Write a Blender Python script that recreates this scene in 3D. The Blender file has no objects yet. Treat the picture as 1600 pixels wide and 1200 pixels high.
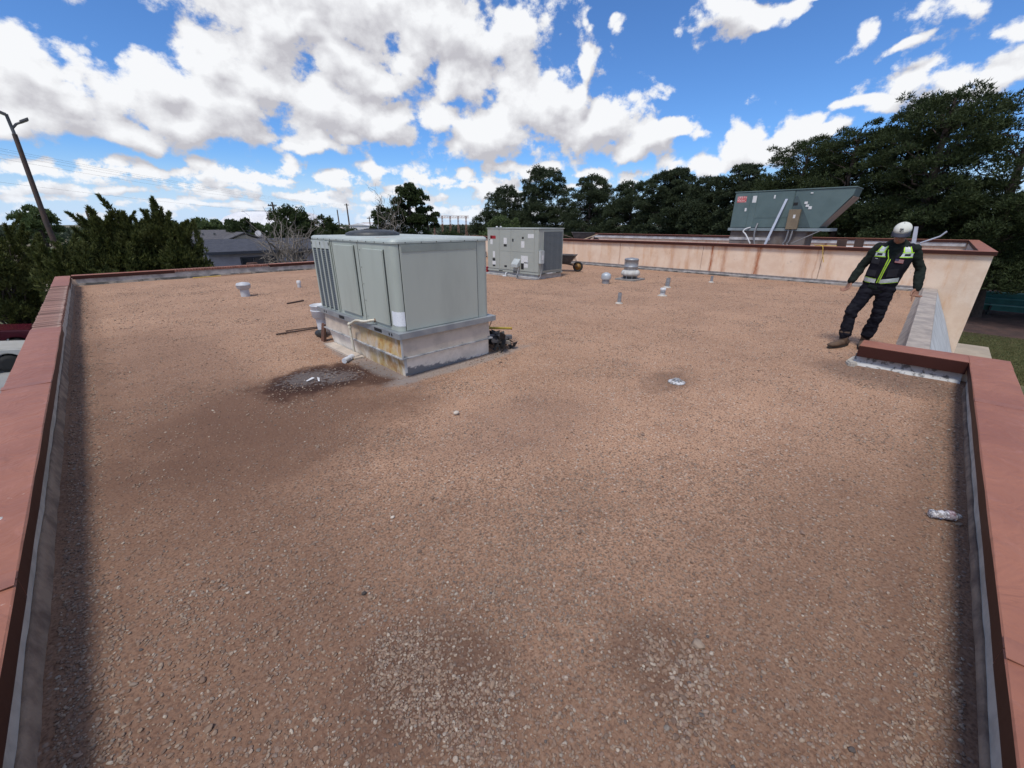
import bpy, bmesh, math, random
import numpy as np
from mathutils import Vector, Matrix, Euler, noise as mnoise
from mathutils.bvhtree import BVHTree
R = math.radians
rng = np.random.default_rng(7); random.seed(7)
scene = bpy.context.scene; COL = scene.collection
GZ = -3.6            # street level; the gravel roof is z = 0
# ------------------------------------------------------------------ camera
cam = bpy.data.cameras.new('camera'); camo = bpy.data.objects.new('camera', cam); COL.objects.link(camo)
cam.sensor_width = 36; cam.lens = 635/1600*36; cam.clip_start = .05; cam.clip_end = 5000
camo.location = (0, 0, 1.68)
camo.rotation_euler = (R(90)-math.atan(250/635), 0, R(45.3-90))
scene.camera = camo
# ------------------------------------------------------------------ light
SUN_DIR = Vector((-.92, -.32, 0)).normalized()*math.cos(R(62)) + Vector((0, 0, math.sin(R(62))))
sl = bpy.data.lights.new('sun', 'SUN'); so = bpy.data.objects.new('sun', sl); COL.objects.link(so)
sl.energy = 2.3; sl.angle = R(14); sl.color = (1, .955, .89)
so.rotation_euler = SUN_DIR.to_track_quat('Z', 'Y').to_euler(); so.location = (0, 0, 40)
scene.view_settings.view_transform = 'Standard'; scene.view_settings.look = 'None'
scene.view_settings.exposure = 0.32; scene.view_settings.gamma = 1; scene.view_settings.use_curve_mapping = False
scene.cycles.use_denoising = True
scene.cycles.max_bounces = 6; scene.cycles.transparent_max_bounces = 8
# ------------------------------------------------------------------ node helper
class NT:
    def __init__(s, nt): s.nt = nt
    def n(s, t, ins=None, **kw):
        nd = s.nt.nodes.new(t)
        for k, v in kw.items(): setattr(nd, k, v)
        for k, v in (ins or {}).items():
            sk = nd.inputs[k]
            if hasattr(v, 'is_output'): s.nt.links.new(v, sk)
            else: sk.default_value = v
        return nd
    def m(s, op, a, b=0, c=0, clamp=False):
        return s.n('ShaderNodeMath', {0: a, 1: b, 2: c}, operation=op, use_clamp=clamp).outputs[0]
    def v(s, op, a, b=(0,0,0), c=(0,0,0), scale=None):
        nd = s.n('ShaderNodeVectorMath', {0: a, 1: b, 2: c}, operation=op)
        if scale is not None:
            if hasattr(scale, 'is_output'): s.nt.links.new(scale, nd.inputs['Scale'])
            else: nd.inputs['Scale'].default_value = scale
        return nd.outputs['Value'] if op in ('LENGTH', 'DOT_PRODUCT', 'DISTANCE') else nd.outputs[0]
    def noise(s, vec, scale, detail=4, rough=.55, dist=0, out='Fac'):
        return s.n('ShaderNodeTexNoise', {'Vector': vec, 'Scale': scale, 'Detail': detail, 'Roughness': rough, 'Distortion': dist}).outputs[out]
    def ss(s, x, a, b, lo=0., hi=1.):
        return s.n('ShaderNodeMapRange', {'Value': x, 'From Min': a, 'From Max': b, 'To Min': lo, 'To Max': hi}, interpolation_type='SMOOTHSTEP').outputs[0]
    def mix(s, f, a, b, mode='MIX'):
        nd = s.n('ShaderNodeMix', data_type='RGBA', blend_type=mode, clamp_factor=True)
        for i, x in ((0, f), (6, a), (7, b)):
            if hasattr(x, 'is_output'): s.nt.links.new(x, nd.inputs[i])
            else: nd.inputs[i].default_value = x if i == 0 else (x[0], x[1], x[2], 1)
        return nd.outputs[2]
# ------------------------------------------------------------------ sky with cumulus clouds
W = bpy.data.worlds.new('World'); scene.world = W; W.use_nodes = True
wt = W.node_tree; wt.nodes.clear()
BLOBS = [(64.49,16.11,7.9,3.2,1.0),(59.99,14.55,5.6,2.6,1.0),(55.37,18.62,6.3,3.1,1.0),(76.63,11.88,6.6,3.2,1.0),(88.51,10.17,4.4,2.8,1.0),(51.26,15.52,4.4,2.9,1.0),(61.97,19.87,20.9,4.6,1.0),(51.09,18.8,10.7,5.0,1.0),(69.83,17.29,6.6,2.5,1.0),(89.22,11.58,4.7,3.4,1.0),(85.56,10.64,4.9,3.2,1.0),(81.08,12.28,4.2,3.0,1.0),(76.02,14.49,3.8,3.8,1.0),(72.85,13.9,6.5,4.5,1.0),(67.1,12.03,9.2,2.9,1.0),(79.77,9.67,8.4,2.2,1.0),(60.37,11.29,5.0,2.1,1.0),(91.02,7.98,4.2,2.1,1.0),(85.88,7.93,5.0,1.6,1.0),(56.95,16.67,6.3,2.7,1.0),(47.64,10.39,9.6,3.6,1.0),(41.5,13.2,7.5,3.7,1.0),(37.85,15.18,2.6,2.0,1.0),(34.6,11.17,6.3,3.5,1.0),(29.29,9.37,3.3,2.0,1.0),(26.53,9.85,2.6,1.7,1.0),(30.98,8.14,4.4,1.9,1.0),(52.95,11.89,3.4,2.2,1.0),(67.32,8.61,4.9,1.6,1.0),(69.1,7.88,3.3,0.9,1.0),(64.42,9.83,2.4,1.4,1.0),(43.69,6.18,6.8,1.4,0.7),(30.68,5.29,2.6,1.0,0.7),(35.72,5.75,2.2,0.8,0.7),(39.73,6.99,3.2,1.0,0.7),(19.03,8.33,2.5,2.6,1.0),(14.61,8.57,2.4,2.1,1.0),(16.64,7.08,4.9,2.1,1.0),(21.85,6.0,4.7,1.3,0.7),(11.5,8.12,1.8,1.0,1.0),(25.25,5.74,3.2,0.9,0.7),(21.24,19.61,6.2,2.0,1.0),(17.41,19.77,4.4,1.1,1.0),(14.91,19.03,1.6,0.6,1.0),(4.36,16.5,3.5,1.4,0.6),(1.19,14.39,2.6,1.9,0.6),(7.0,14.6,1.6,0.6,0.6),(8.82,16.46,1.2,0.9,0.6),(8.56,10.42,2.7,0.8,0.6),(5.76,11.69,2.9,1.4,0.6),(2.7,10.95,3.3,1.8,0.6),(0.25,11.36,2.6,2.0,0.6),(-1.7,11.58,2.4,2.1,0.6),(37.99,20.76,0.8,1.0,0.28),(37.25,19.23,0.9,1.1,0.28),(32.17,19.64,1.0,0.7,0.28),(31.75,18.4,0.5,0.7,0.28),(27.75,12.75,1.0,0.4,0.28),(26.92,13.55,0.8,0.5,0.28),(91.77,4.22,4.0,0.7,0.7),(91.74,3.03,3.1,0.6,0.7),(86.7,4.91,2.7,0.8,0.7),(82.46,4.88,3.1,0.9,0.7),(80.11,6.06,1.3,0.9,0.7),(78.35,5.49,1.9,1.0,0.7),(74.7,4.9,3.1,0.8,0.7),(71.39,5.87,1.9,1.0,0.7),(66.86,5.02,4.2,0.9,0.7),(61.67,6.27,2.9,1.4,0.7),(57.21,5.7,3.1,1.4,0.7),(53.35,4.92,4.0,0.9,0.7),(59.73,3.46,7.6,0.7,0.7),(70.52,3.44,4.0,0.6,0.7),(79.15,3.16,4.5,0.6,0.7),(86.34,2.87,4.2,0.5,0.7),(78.28,1.93,7.0,0.4,0.7),(48.55,4.52,4.0,1.2,0.7),(51.71,5.93,1.6,1.0,0.7)]
g = bpy.data.node_groups.new('cloud_density', 'ShaderNodeTree')
g.interface.new_socket('Dir', in_out='INPUT', socket_type='NodeSocketVector')
g.interface.new_socket('D', in_out='OUTPUT', socket_type='NodeSocketFloat'); g.interface.new_socket('A', in_out='OUTPUT', socket_type='NodeSocketFloat')
G = NT(g); gi = G.n('NodeGroupInput'); go = G.n('NodeGroupOutput')
gd = gi.outputs[0]
sx = G.n('ShaderNodeSeparateXYZ', {0: gd}); X, Y, Z = sx.outputs
az = G.m('MULTIPLY', G.m('ARCTAN2', Y, X), 57.29578); el = G.m('MULTIPLY', G.m('ARCSINE', Z), 57.29578)
q = G.v('MULTIPLY', gd, (1, 1, 1.25))
lowf = G.ss(el, 8.5, 4.5)
warp = G.n('ShaderNodeTexNoise', {'Vector': q, 'Scale': 9., 'Detail': 2.})
wv = G.v('SUBTRACT', warp.outputs['Color'], (.5, .5, .5))
ae = G.n('ShaderNodeCombineXYZ', {0: az, 1: el}).outputs[0]
ws = G.m('MULTIPLY', G.m('ADD', el, 4), .42)
ae = G.v('ADD', ae, G.v('SCALE', wv, scale=ws))
acc = None
for (a, e, ra, re, wg) in BLOBS:
    l = G.v('LENGTH', G.v('MULTIPLY_ADD', ae, (1/ra, 1/re, 0), (-a/ra, -e/re, 0)))
    d = G.m('MULTIPLY', G.m('SUBTRACT', 1, l), wg)
    acc = d if acc is None else G.m('SMOOTH_MAX', acc, d, .15)
acc = G.m('MAXIMUM', acc, -1.)
# cumulus elsewhere: the same weather goes on outside the frame
low = G.noise(q, 2.6, 2)
outside = G.m('MAXIMUM', G.m('MAXIMUM', G.ss(az, 97, 106), G.ss(az, -8, -17)), G.ss(el, 25, 33))
gen = G.m('MULTIPLY', G.m('SUBTRACT', low, .50), 5.)
acc = G.n('ShaderNodeMix', {0: outside, 2: acc, 3: gen}).outputs[0]
# many small clouds stacked towards the horizon
band = G.m('MULTIPLY', G.ss(el, 7.5, 4.5), G.ss(az, 20, 45, .35, 1.))
q2 = G.n('ShaderNodeCombineXYZ', {0: G.m('MULTIPLY', az, .16), 1: G.m('MULTIPLY', el, .55), 2: 3.}).outputs[0]
bn = G.noise(q2, 1., 2, .5)
bl = G.m('SUBTRACT', G.m('MULTIPLY', G.m('SUBTRACT', bn, .45), 3.0), G.m('MULTIPLY', G.m('SUBTRACT', 1, band), 2.))
acc = G.m('SMOOTH_MAX', acc, bl, .1)
fb = G.n('ShaderNodeMix', {0: lowf, 2: G.noise(q, 11., 8, .64), 3: G.noise(q, 26., 6, .62)}).outputs[0]
vo = G.n('ShaderNodeTexVoronoi', {'Vector': G.v('ADD', q, G.v('SCALE', wv, scale=.05)), 'Scale': 22., 'Detail': 1., 'Roughness': .5, 'Lacunarity': 2.2}, feature='F1', normalize=True)
dd = G.m('ADD', G.m('MULTIPLY', acc, .75), G.m('MULTIPLY', G.m('SUBTRACT', fb, .5), 2.0))
dd = G.m('ADD', dd, G.m('MULTIPLY', G.m('SUBTRACT', .27, vo.outputs['Distance']), .95))
g.links.new(dd, go.inputs[0]); g.links.new(acc, go.inputs[1])
w = NT(wt)
tc = w.n('ShaderNodeTexCoord'); dirv = w.v('NORMALIZE', tc.outputs['Generated'])
def dens(v):
    nd = wt.nodes.new('ShaderNodeGroup'); nd.node_tree = g; wt.links.new(v, nd.inputs[0]); return nd.outputs
up = w.v('NORMALIZE', w.v('ADD', dirv, (-.010, .008, .034)))
(D0, A0), (D1, A1) = dens(dirv), dens(up)
sz = w.n('ShaderNodeSeparateXYZ', {0: dirv}).outputs[2]
alpha = w.ss(D0, -.06, .24)
lit = w.m('ADD', w.m('ADD', w.m('MULTIPLY', w.m('SUBTRACT', D0, D1), 1.05), w.m('MULTIPLY', w.m('SUBTRACT', A0, A1), .65)), .60)
lit = w.m('SUBTRACT', lit, w.ss(D0, .4, 1.2, 0, .2), clamp=True)
ccol = w.mix(lit, (4.4, 4.35, 4.7), (7.5, 7.6, 7.8))
sky = w.n('ShaderNodeTexSky', sky_type='NISHITA', sun_disc=False, sun_elevation=R(62), sun_rotation=math.atan2(SUN_DIR.x, SUN_DIR.y), altitude=900, air_density=1.0, dust_density=.55, ozone_density=2.2)
skc = w.mix(w.ss(sz, .0, .16), w.mix(1, sky.outputs[0], (.70, .86, 1.04), 'MULTIPLY'), w.mix(1, sky.outputs[0], (.55, .86, 1.24), 'MULTIPLY'))
# distance takes contrast out of the clouds low over the horizon
ccol = w.mix(w.ss(sz, .10, .0, 0, .45), ccol, (6.6, 7.3, 8.3))
skc = w.mix(w.ss(sz, .13, .0, 0, .8), skc, (4.6, 6.0, 8.2))
fin = w.mix(w.m('MULTIPLY', alpha, w.ss(sz, -.01, .02)), skc, ccol)
W.cycles.sampling_method = 'MANUAL'; W.cycles.sample_map_resolution = 512
bg = w.n('ShaderNodeBackground', {'Color': fin, 'Strength': .1})
wo = w.n('ShaderNodeOutputWorld', {'Surface': bg.outputs[0]})
# ------------------------------------------------------------------ materials
def newmat(name):
    m = bpy.data.materials.new(name); m.use_nodes = True; m.node_tree.nodes.clear()
    t = NT(m.node_tree); return m, t
def finish(t, col, rough=.6, metal=0., bump=None, bstr=.3, bdist=.01, trans=0, alpha=None, spec=.5, ior=None):
    p = t.n('ShaderNodeBsdfPrincipled', {'Roughness': rough, 'Metallic': metal, 'Specular IOR Level': spec})
    if hasattr(col, 'is_output'): t.nt.links.new(col, p.inputs['Base Color'])
    else: p.inputs['Base Color'].default_value = (*col, 1)
    if trans: p.inputs['Transmission Weight'].default_value = trans
    if ior: p.inputs['IOR'].default_value = ior
    if bump is not None:
        b = t.n('ShaderNodeBump', {'Height': bump, 'Strength': bstr, 'Distance': bdist}); t.nt.links.new(b.outputs[0], p.inputs['Normal'])
    t.n('ShaderNodeOutputMaterial', {'Surface': p.outputs[0]}); return p
MATS = {}
def M(name, c, c2=None, scale=3., rough=.6, metal=0., bump=.15, bscale=None, bdist=.006, detail=5, lo=.35, hi=.65, rnd=0, spec=.5, streak=0):
    """paint, metal, wood, concrete: two tones of one colour blended by grain"""
    if name in MATS: return MATS[name]
    m, t = newmat(name); pos = t.n('ShaderNodeTexCoord').outputs['Object']
    c2 = c2 or tuple(x*.8 for x in c)
    if streak: p2 = t.v('MULTIPLY', pos, (1, 1, streak))
    else: p2 = pos
    f = t.ss(t.noise(p2, scale, detail, .6), lo, hi)
    col = t.mix(f, c, c2)
    if rnd:
        r = t.n('ShaderNodeObjectInfo').outputs['Random']
        hs = t.n('ShaderNodeHueSaturation', {'Value': t.m('MULTIPLY_ADD', r, rnd, 1-rnd/2), 'Color': col}); col = hs.outputs[0]
    finish(t, col, rough, metal, t.noise(pos, bscale or scale*6, 4) if bump else None, bump, bdist, spec=spec)
    MATS[name] = m; return m
# ------------------------------------------------------------------ mesh builder
class MB:
    def __init__(s): s.v = []; s.f = []; s.sm = []
    def add(s, vs, fs, smooth=False):
        o = len(s.v); s.v += [tuple(map(float, p)) for p in vs]; s.f += [tuple(i+o for i in f) for f in fs]; s.sm += [smooth]*len(fs); return s
    def hexa(s, P, smooth=False):   # 8 corners: bottom 4 ccw, top 4 ccw
        return s.add(P, [(3,2,1,0), (4,5,6,7), (0,1,5,4), (1,2,6,5), (2,3,7,6), (3,0,4,7)], smooth)
    def box(s, x0, x1, y0, y1, z0, z1):
        return s.hexa([(x0,y0,z0),(x1,y0,z0),(x1,y1,z0),(x0,y1,z0),(x0,y0,z1),(x1,y0,z1),(x1,y1,z1),(x0,y1,z1)])
    def prism(s, poly, lift):       # poly: 3-D outline, lift: vector
        n = len(poly); L = Vector(lift); P = [Vector(p) for p in poly]
        vs = P + [p+L for p in P]
        return s.add(vs, [tuple(range(n-1,-1,-1)), tuple(range(n,2*n))] + [(i,(i+1)%n,n+(i+1)%n,n+i) for i in range(n)])
    def tube(s, pts, r, n=8, cap=True, smooth=True):
        pts = [Vector(p) for p in pts]; rs = r if hasattr(r, '__len__') else [r]*len(pts)
        rings = []; prev = None
        for i, p in enumerate(pts):
            a = pts[max(i-1,0)]; b = pts[min(i+1,len(pts)-1)]; t = (b-a).normalized()
            if prev is None: u = t.orthogonal().normalized()
            else: u = (prev - t*prev.dot(t)).normalized()
            prev = u; v = t.cross(u)
            rings.append([p + (u*math.cos(2*math.pi*k/n) + v*math.sin(2*math.pi*k/n))*rs[i] for k in range(n)])
        vs = [q for rg in rings for q in rg]; fs = []
        for i in range(len(pts)-1):
            for k in range(n): fs.append((i*n+k, i*n+(k+1)%n, (i+1)*n+(k+1)%n, (i+1)*n+k))
        s.add(vs, fs, smooth)
        if cap: s.add([q for q in rings[0]], [tuple(range(n-1,-1,-1))]); s.add([q for q in rings[-1]], [tuple(range(n))])
        return s
    def lathe(s, c, prof, n=20, smooth=True, axis=None):   # prof: (radius, height)
        c = Vector(c); vs = []; fs = []
        Q = axis.to_track_quat('Z','Y') if axis is not None else None
        for r, h in prof:
            for k in range(n):
                a = 2*math.pi*k/n; p = Vector((r*math.cos(a), r*math.sin(a), h))
                vs.append(c + (Q @ p if Q else p))
        for i in range(len(prof)-1):
            for k in range(n): fs.append((i*n+k, i*n+(k+1)%n, (i+1)*n+(k+1)%n, (i+1)*n+k))
        s.add(vs, fs, smooth)
        for i, rev in ((0, True), (len(prof)-1, False)):
            if prof[i][0] > 1e-4:
                ring = vs[i*n:(i+1)*n]; s.add(ring, [tuple(range(n-1,-1,-1)) if rev else tuple(range(n))])
        return s
    def ball(s, c, r, seg=12, rg=8):
        rx, ry, rz = r if hasattr(r, '__len__') else (r,)*3
        vs = []; fs = []
        for i in range(rg+1):
            th = math.pi*i/rg
            for k in range(seg):
                a = 2*math.pi*k/seg; vs.append((c[0]+rx*math.sin(th)*math.cos(a), c[1]+ry*math.sin(th)*math.sin(a), c[2]-rz*math.cos(th)))
        for i in range(rg):
            for k in range(seg): fs.append((i*seg+k, i*seg+(k+1)%seg, (i+1)*seg+(k+1)%seg, (i+1)*seg+k))
        return s.add(vs, fs, True)
ORG = {}
def me_of(mb, name, off=(0,0,0)):
    me = bpy.data.meshes.new(name)
    o = off
    me.from_pydata([(a-o[0], b-o[1], c-o[2]) for a,b,c in mb.v], [], mb.f)
    me.polygons.foreach_set('use_smooth', mb.sm); me.validate(); me.update(); return me
def mk(name, mb, mat, parent=None, label=None, bevel=0, kind=None, seg=2, weld=False):
    off = ORG.get(parent.name, (0,0,0)) if parent else (0,0,0)
    me = me_of(mb, name, off)
    if bevel or weld:
        bm = bmesh.new(); bm.from_mesh(me); bmesh.ops.remove_doubles(bm, verts=bm.verts, dist=1e-5)
        if bevel:
            es = [e for e in bm.edges if len(e.link_faces) == 2 and e.calc_face_angle(0) > .5]
            bmesh.ops.bevel(bm, geom=es, offset=bevel, segments=seg, affect='EDGES', clamp_overlap=True)
            for f in bm.faces: f.smooth = False
        bm.normal_update(); bm.to_mesh(me); bm.free(); me.update()
    me.materials.append(mat)
    o = bpy.data.objects.new(name, me); COL.objects.link(o)
    if parent: o.parent = parent; ORG[o.name] = off
    if label: o['label'] = label
    if kind: o['kind'] = kind
    return o
def tag(o, label, cat, group=None):
    o['label'] = label; o['category'] = cat
    if group: o['group'] = group
    return o
def thing(name, label, cat, loc=(0,0,0), group=None, local=False, rz=0):
    o = bpy.data.objects.new(name, None); COL.objects.link(o); o.location = loc; o.rotation_euler = (0,0,rz)
    o.empty_display_size = .2
    ORG[o.name] = (0,0,0) if local else tuple(loc)
    return tag(o, label, cat, group)
def share(src, name, loc, parent, rot=(0,0,0), scale=None):    # another piece on the same mesh data
    o = bpy.data.objects.new(name, src if isinstance(src, bpy.types.Mesh) else src.data); COL.objects.link(o); o.location = loc; o.rotation_euler = rot
    if scale: o.scale = scale
    o.parent = parent; return o
def bez(pts, n=6):    # Catmull-Rom through points
    P = [Vector(p) for p in pts]; out = []
    for i in range(len(P)-1):
        a = P[max(i-1,0)]; b = P[i]; c = P[i+1]; d = P[min(i+2,len(P)-1)]
        for k in range(n):
            t = k/n; out.append(.5*((2*b)+(c-a)*t+(2*a-5*b+4*c-d)*t*t+(3*b-a-3*c+d)*t**3))
    return out+[P[-1]]
# ================================================================== SURFACES OF THE ROOF
def hgt(x, y):
    """small rise of the gravel against the return wall"""
    d = max(0., 6.42-x, y-.55); h = .075*max(0., 1-d/.9)**2 if x < 6.9 else (.075*max(0., 1-max(0,(x-6.9))/.6)**2 if y < .6 else 0)
    return h + .010*mnoise.noise(Vector((x*.9, y*.9, 3)))+.004*mnoise.noise(Vector((x*4, y*4, 7)))
m, t = newmat('gravel'); GRAVEL = m
pos = t.n('ShaderNodeNewGeometry').outputs['Position']
big = t.noise(pos, .55, 5, .6); mid = t.noise(pos, 2.6, 5, .62, .4)
fine = t.noise(pos, 70, 3, .7); med = t.noise(pos, 14, 4, .65)
col = t.mix(t.ss(big, .38, .62), (.440, .266, .172), (.362, .216, .139))
col = t.mix(t.ss(mid, .45, .72, 0, .55), col, (.285, .162, .105))
col = t.mix(t.ss(med, .42, .72, 0, .45), col, (.50, .335, .23))
v1 = t.n('ShaderNodeTexVoronoi', {'Vector': pos, 'Scale': 46., 'Randomness': 1.})
cellr = t.n('ShaderNodeSeparateColor', {0: v1.outputs['Color']}).outputs
peb = t.m('MULTIPLY', t.ss(v1.outputs['Distance'], .50, .30), t.m('GREATER_THAN', cellr[0], t.ss(mid, .3, .7, .66, .30)))
pc = t.mix(cellr[1], (.43, .33, .255), (.15, .095, .07))
pc = t.mix(t.m('GREATER_THAN', cellr[2], .86), pc, (.54, .47, .40))
col = t.mix(t.m('MULTIPLY', peb, .7), col, pc)
col = t.mix(t.ss(fine, .48, .64, 0, .75), col, (.11, .058, .040))
col = t.mix(t.ss(fine, .44, .32, 0, .6), col, (.55, .40, .30))
# stains, and darkening painted into the gravel colour (x, y, radius x, radius y, strength)
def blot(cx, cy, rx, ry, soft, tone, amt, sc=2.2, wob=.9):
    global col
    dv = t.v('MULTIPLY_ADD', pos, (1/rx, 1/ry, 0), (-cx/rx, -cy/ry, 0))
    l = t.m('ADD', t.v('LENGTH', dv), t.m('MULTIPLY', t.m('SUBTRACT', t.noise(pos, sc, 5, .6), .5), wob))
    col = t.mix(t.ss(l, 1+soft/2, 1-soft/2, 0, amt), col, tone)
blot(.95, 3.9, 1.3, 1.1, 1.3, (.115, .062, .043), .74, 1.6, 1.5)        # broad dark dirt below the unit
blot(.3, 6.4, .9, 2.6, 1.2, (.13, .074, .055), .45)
blot(.3, .5, 1.7, 1.5, 1.6, (.125, .073, .050), .50)  # cloud and lens darkening of the near corner, put into the colour
blot(.1, 2.6, .7, 2.4, 1.6, (.125, .070, .048), .55, 2, 1.3)  # darkening painted along the left foreground
blot(2.2, -.1, 2.2, .6, 1.5, (.125, .073, .050), .45)  # darkening painted along the right foreground
blot(2.4, 2.3, .8, .5, 1.0, (.19, .115, .085), .4)
blot(-.42, 8, .22, 9.5, 1.0, (.13, .075, .055), .35, 3)      # darker band along the left wall
blot(3, -.42, 4.2, .2, 1.0, (.13, .075, .055), .35, 3)  # darker band along the right wall
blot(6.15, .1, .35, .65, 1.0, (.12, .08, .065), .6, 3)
blot(.55, .98, .30, .28, 1.0, (.09, .052, .038), .6, 4, 1.4)  # darkens the ground under the pebble cluster so the stone gaps read dark
blot(1.25, .40, .20, .20, 1.0, (.09, .052, .038), .5, 4, 1.4)  # likewise under the smaller cluster
blot(4.4, 1.85, .42, .22, 1.4, (.10, .06, .045), .5, 5, 1.8)     # round the drain
blot(1.50, 4.72, .60, .50, .5, (.060, .030, .022), .90, 3.4, 1.5)
blot(1.50, 4.72, .45, .36, .5, (.036, .021, .018), .7, 6, 1.6)   # wet patch under the drain pipe
blot(2.0, 4.5, .30, .48, .7, (.060, .032, .024), .8, 4, 1.3)
blot(1.45, 4.85, .26, .22, .7, (.20, .18, .175), .5, 22, 4.5)
blot(1.72, 4.62, .20, .16, .7, (.20, .18, .175), .45, 22, 4.5)
blot(3.1, 4.0, 1.1, .16, .6, (.26, .235, .215), .7, 6)       # cement skirt round the curb
blot(2.22, 5.1, .16, 1.2, .6, (.24, .215, .20), .7, 6)
bmp = t.m('ADD', t.m('MULTIPLY', t.ss(v1.outputs['Distance'], .6, .1), .7), t.m('ADD', t.m('MULTIPLY', fine, .5), t.m('MULTIPLY', med, 1.2)))
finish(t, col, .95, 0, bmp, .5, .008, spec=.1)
# the ground sheet of the roof
nx = np.arange(-.58, 15.52, .1); ny = np.arange(-.58, 17.55, .1)
mb = MB(); idx = {}
for i, x in enumerate(nx):
    for j, y in enumerate(ny):
        idx[i, j] = len(mb.v); mb.v.append((float(x), float(y), hgt(x, y)))
for i in range(len(nx)-1):
    for j in range(len(ny)-1):
        if nx[i] > 6.5 and ny[j+1] < -.02: continue
        mb.f.append((idx[i,j], idx[i+1,j], idx[i+1,j+1], idx[i,j+1])); mb.sm.append(True)
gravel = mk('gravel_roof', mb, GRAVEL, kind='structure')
# ---- loose pebbles: instanced stones on the gravel near the camera
def nz(x, y, s, k): return mnoise.noise(Vector((x*s, y*s, k)))*.5+.5
P = []; RT = []; SC = []; TI = []
def stone(x, y, s):
    a = random.uniform(.75, 1.3)
    P.append((x, y, hgt(x, y)+s*.15)); RT.append((random.uniform(-.5,.5), random.uniform(-.5,.5), random.uniform(0, 6.28)))
    SC.append((s*a, s/a*random.uniform(.8, 1.1), s*random.uniform(.45, .7))); TI.append(random.random())
def inroof(x, y): return -.53 < x < 15.4 and -.5 < y < 17.4 and not (x > 6.3 and y < .45) and not (2.28 < x < 3.6 and 4.08 < y < 6.2)
for k in range(900000):
    r = 16.*random.random()**.9 ; a = random.uniform(R(-26), R(116))
    x = r*math.cos(a); y = r*math.sin(a)
    if not inroof(x, y): continue
    dn = .10+.75*max(0., nz(x, y, 1.3, 1)+.5*nz(x, y, 4.5, 2)-.78)*2.0
    if min(x+.56, y+.55) < .16+.12*nz(x, y, 3, 14): dn += .55
    dn += .34*max(0., 1-r/4.0)*(.35+1.3*nz(x, y, .9, 12))
    l_ = min(math.hypot((x-.52)/.17, (y-1.04)/.2), math.hypot((x-.62)/.16, (y-.78)/.2))+1.1*(nz(x, y, 3.5, 5)-.5)+.5*(nz(x, y, 11, 8)-.5); dn += .85*max(0., min(1., (1.15-l_)/.5))
    l_ = min(math.hypot((x-1.30)/.12, (y-.33)/.14), math.hypot((x-1.15)/.12, (y-.2)/.12))+1.1*(nz(x, y, 4, 6)-.5); dn += .4*max(0., min(1., (1.1-l_)/.5))
    if ((x-6.05)/.4)**2+((y-.1)/.6)**2 < 1: dn += .5
    if random.random() > dn*(.8 if r < 2.6 else .5): continue
    big_ = 1.25 if l_ < 1.1 else 1.
    s = big_*random.choice((.0035, .004, .005, .006, .0075))*random.uniform(.85, 1.3)*(1+.03*r)*(1. if l_ < 1.2 or r > 4 else .88)
    if random.random() < .004: s *= 2
    stone(x, y, s)
print('stones', len(P))
pm = bpy.data.meshes.new('pebbles'); pm.from_pydata(P, [], [])
for nm, dat in (('rot', RT), ('scl', SC)):
    at = pm.attributes.new(nm, 'FLOAT_VECTOR', 'POINT'); at.data.foreach_set('vector', np.array(dat, dtype=np.float32).ravel())
at = pm.attributes.new('tint', 'FLOAT', 'POINT'); at.data.foreach_set('value', np.array(TI, dtype=np.float32))
m, t = newmat('pebble')
ti = t.n('ShaderNodeAttribute', attribute_type='INSTANCER', attribute_name='tint').outputs['Fac']
cr = t.n('ShaderNodeValToRGB', {0: ti}); el_ = cr.color_ramp.elements
stops = [(0, (.25,.165,.115)), (.2, (.19,.125,.09)), (.38, (.30,.215,.155)), (.55, (.13,.088,.068)), (.68, (.33,.255,.19)), (.8, (.23,.18,.145)), (.9, (.21,.125,.09)), (.975, (.43,.37,.30)), (1, (.08,.07,.068))]
el_[0].position = 0; el_[0].color = (*stops[0][1], 1); el_[1].position = 1; el_[1].color = (*stops[-1][1], 1)
for p_, c_ in stops[1:-1]:
    e = el_.new(p_); e.color = (*c_, 1)
ob = t.n('ShaderNodeTexCoord').outputs['Object']
finish(t, t.mix(t.ss(t.noise(ob, 1.5, 3), .4, .7, 0, .35), cr.outputs[0], (.17, .10, .075)), .85, spec=.25)
PEB = m
gg = bpy.data.node_groups.new('scatter_pebbles', 'GeometryNodeTree')
gg.interface.new_socket('Geometry', in_out='INPUT', socket_type='NodeSocketGeometry'); gg.interface.new_socket('Geometry', in_out='OUTPUT', socket_type='NodeSocketGeometry')
N = NT(gg); a_ = N.n('NodeGroupInput'); z_ = N.n('NodeGroupOutput')
ico = N.n('GeometryNodeMeshIcoSphere', {'Radius': 1., 'Subdivisions': 2})
nn = N.n('ShaderNodeTexNoise', {'Scale': 1.1, 'Detail': 1.})
sp = N.n('GeometryNodeSetPosition', {'Geometry': ico.outputs[0], 'Offset': N.v('SCALE', N.v('SUBTRACT', nn.outputs['Color'], (.5,.5,.5)), scale=1.1)})
ssm = N.n('GeometryNodeSetShadeSmooth', {'Geometry': sp.outputs[0]})
smt = N.n('GeometryNodeSetMaterial', {'Geometry': ssm.outputs[0], 'Material': PEB})
m2p = N.n('GeometryNodeMeshToPoints', {'Mesh': a_.outputs[0], 'Radius': .001})
ar = N.n('GeometryNodeInputNamedAttribute', {'Name': 'rot'}, data_type='FLOAT_VECTOR'); asc = N.n('GeometryNodeInputNamedAttribute', {'Name': 'scl'}, data_type='FLOAT_VECTOR')
e2r = N.n('FunctionNodeEulerToRotation', {0: ar.outputs[0]})
iop = N.n('GeometryNodeInstanceOnPoints', {'Points': m2p.outputs[0], 'Instance': smt.outputs[0], 'Rotation': e2r.outputs[0], 'Scale': asc.outputs[0]})
gg.links.new(iop.outputs[0], z_.inputs[0])
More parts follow.
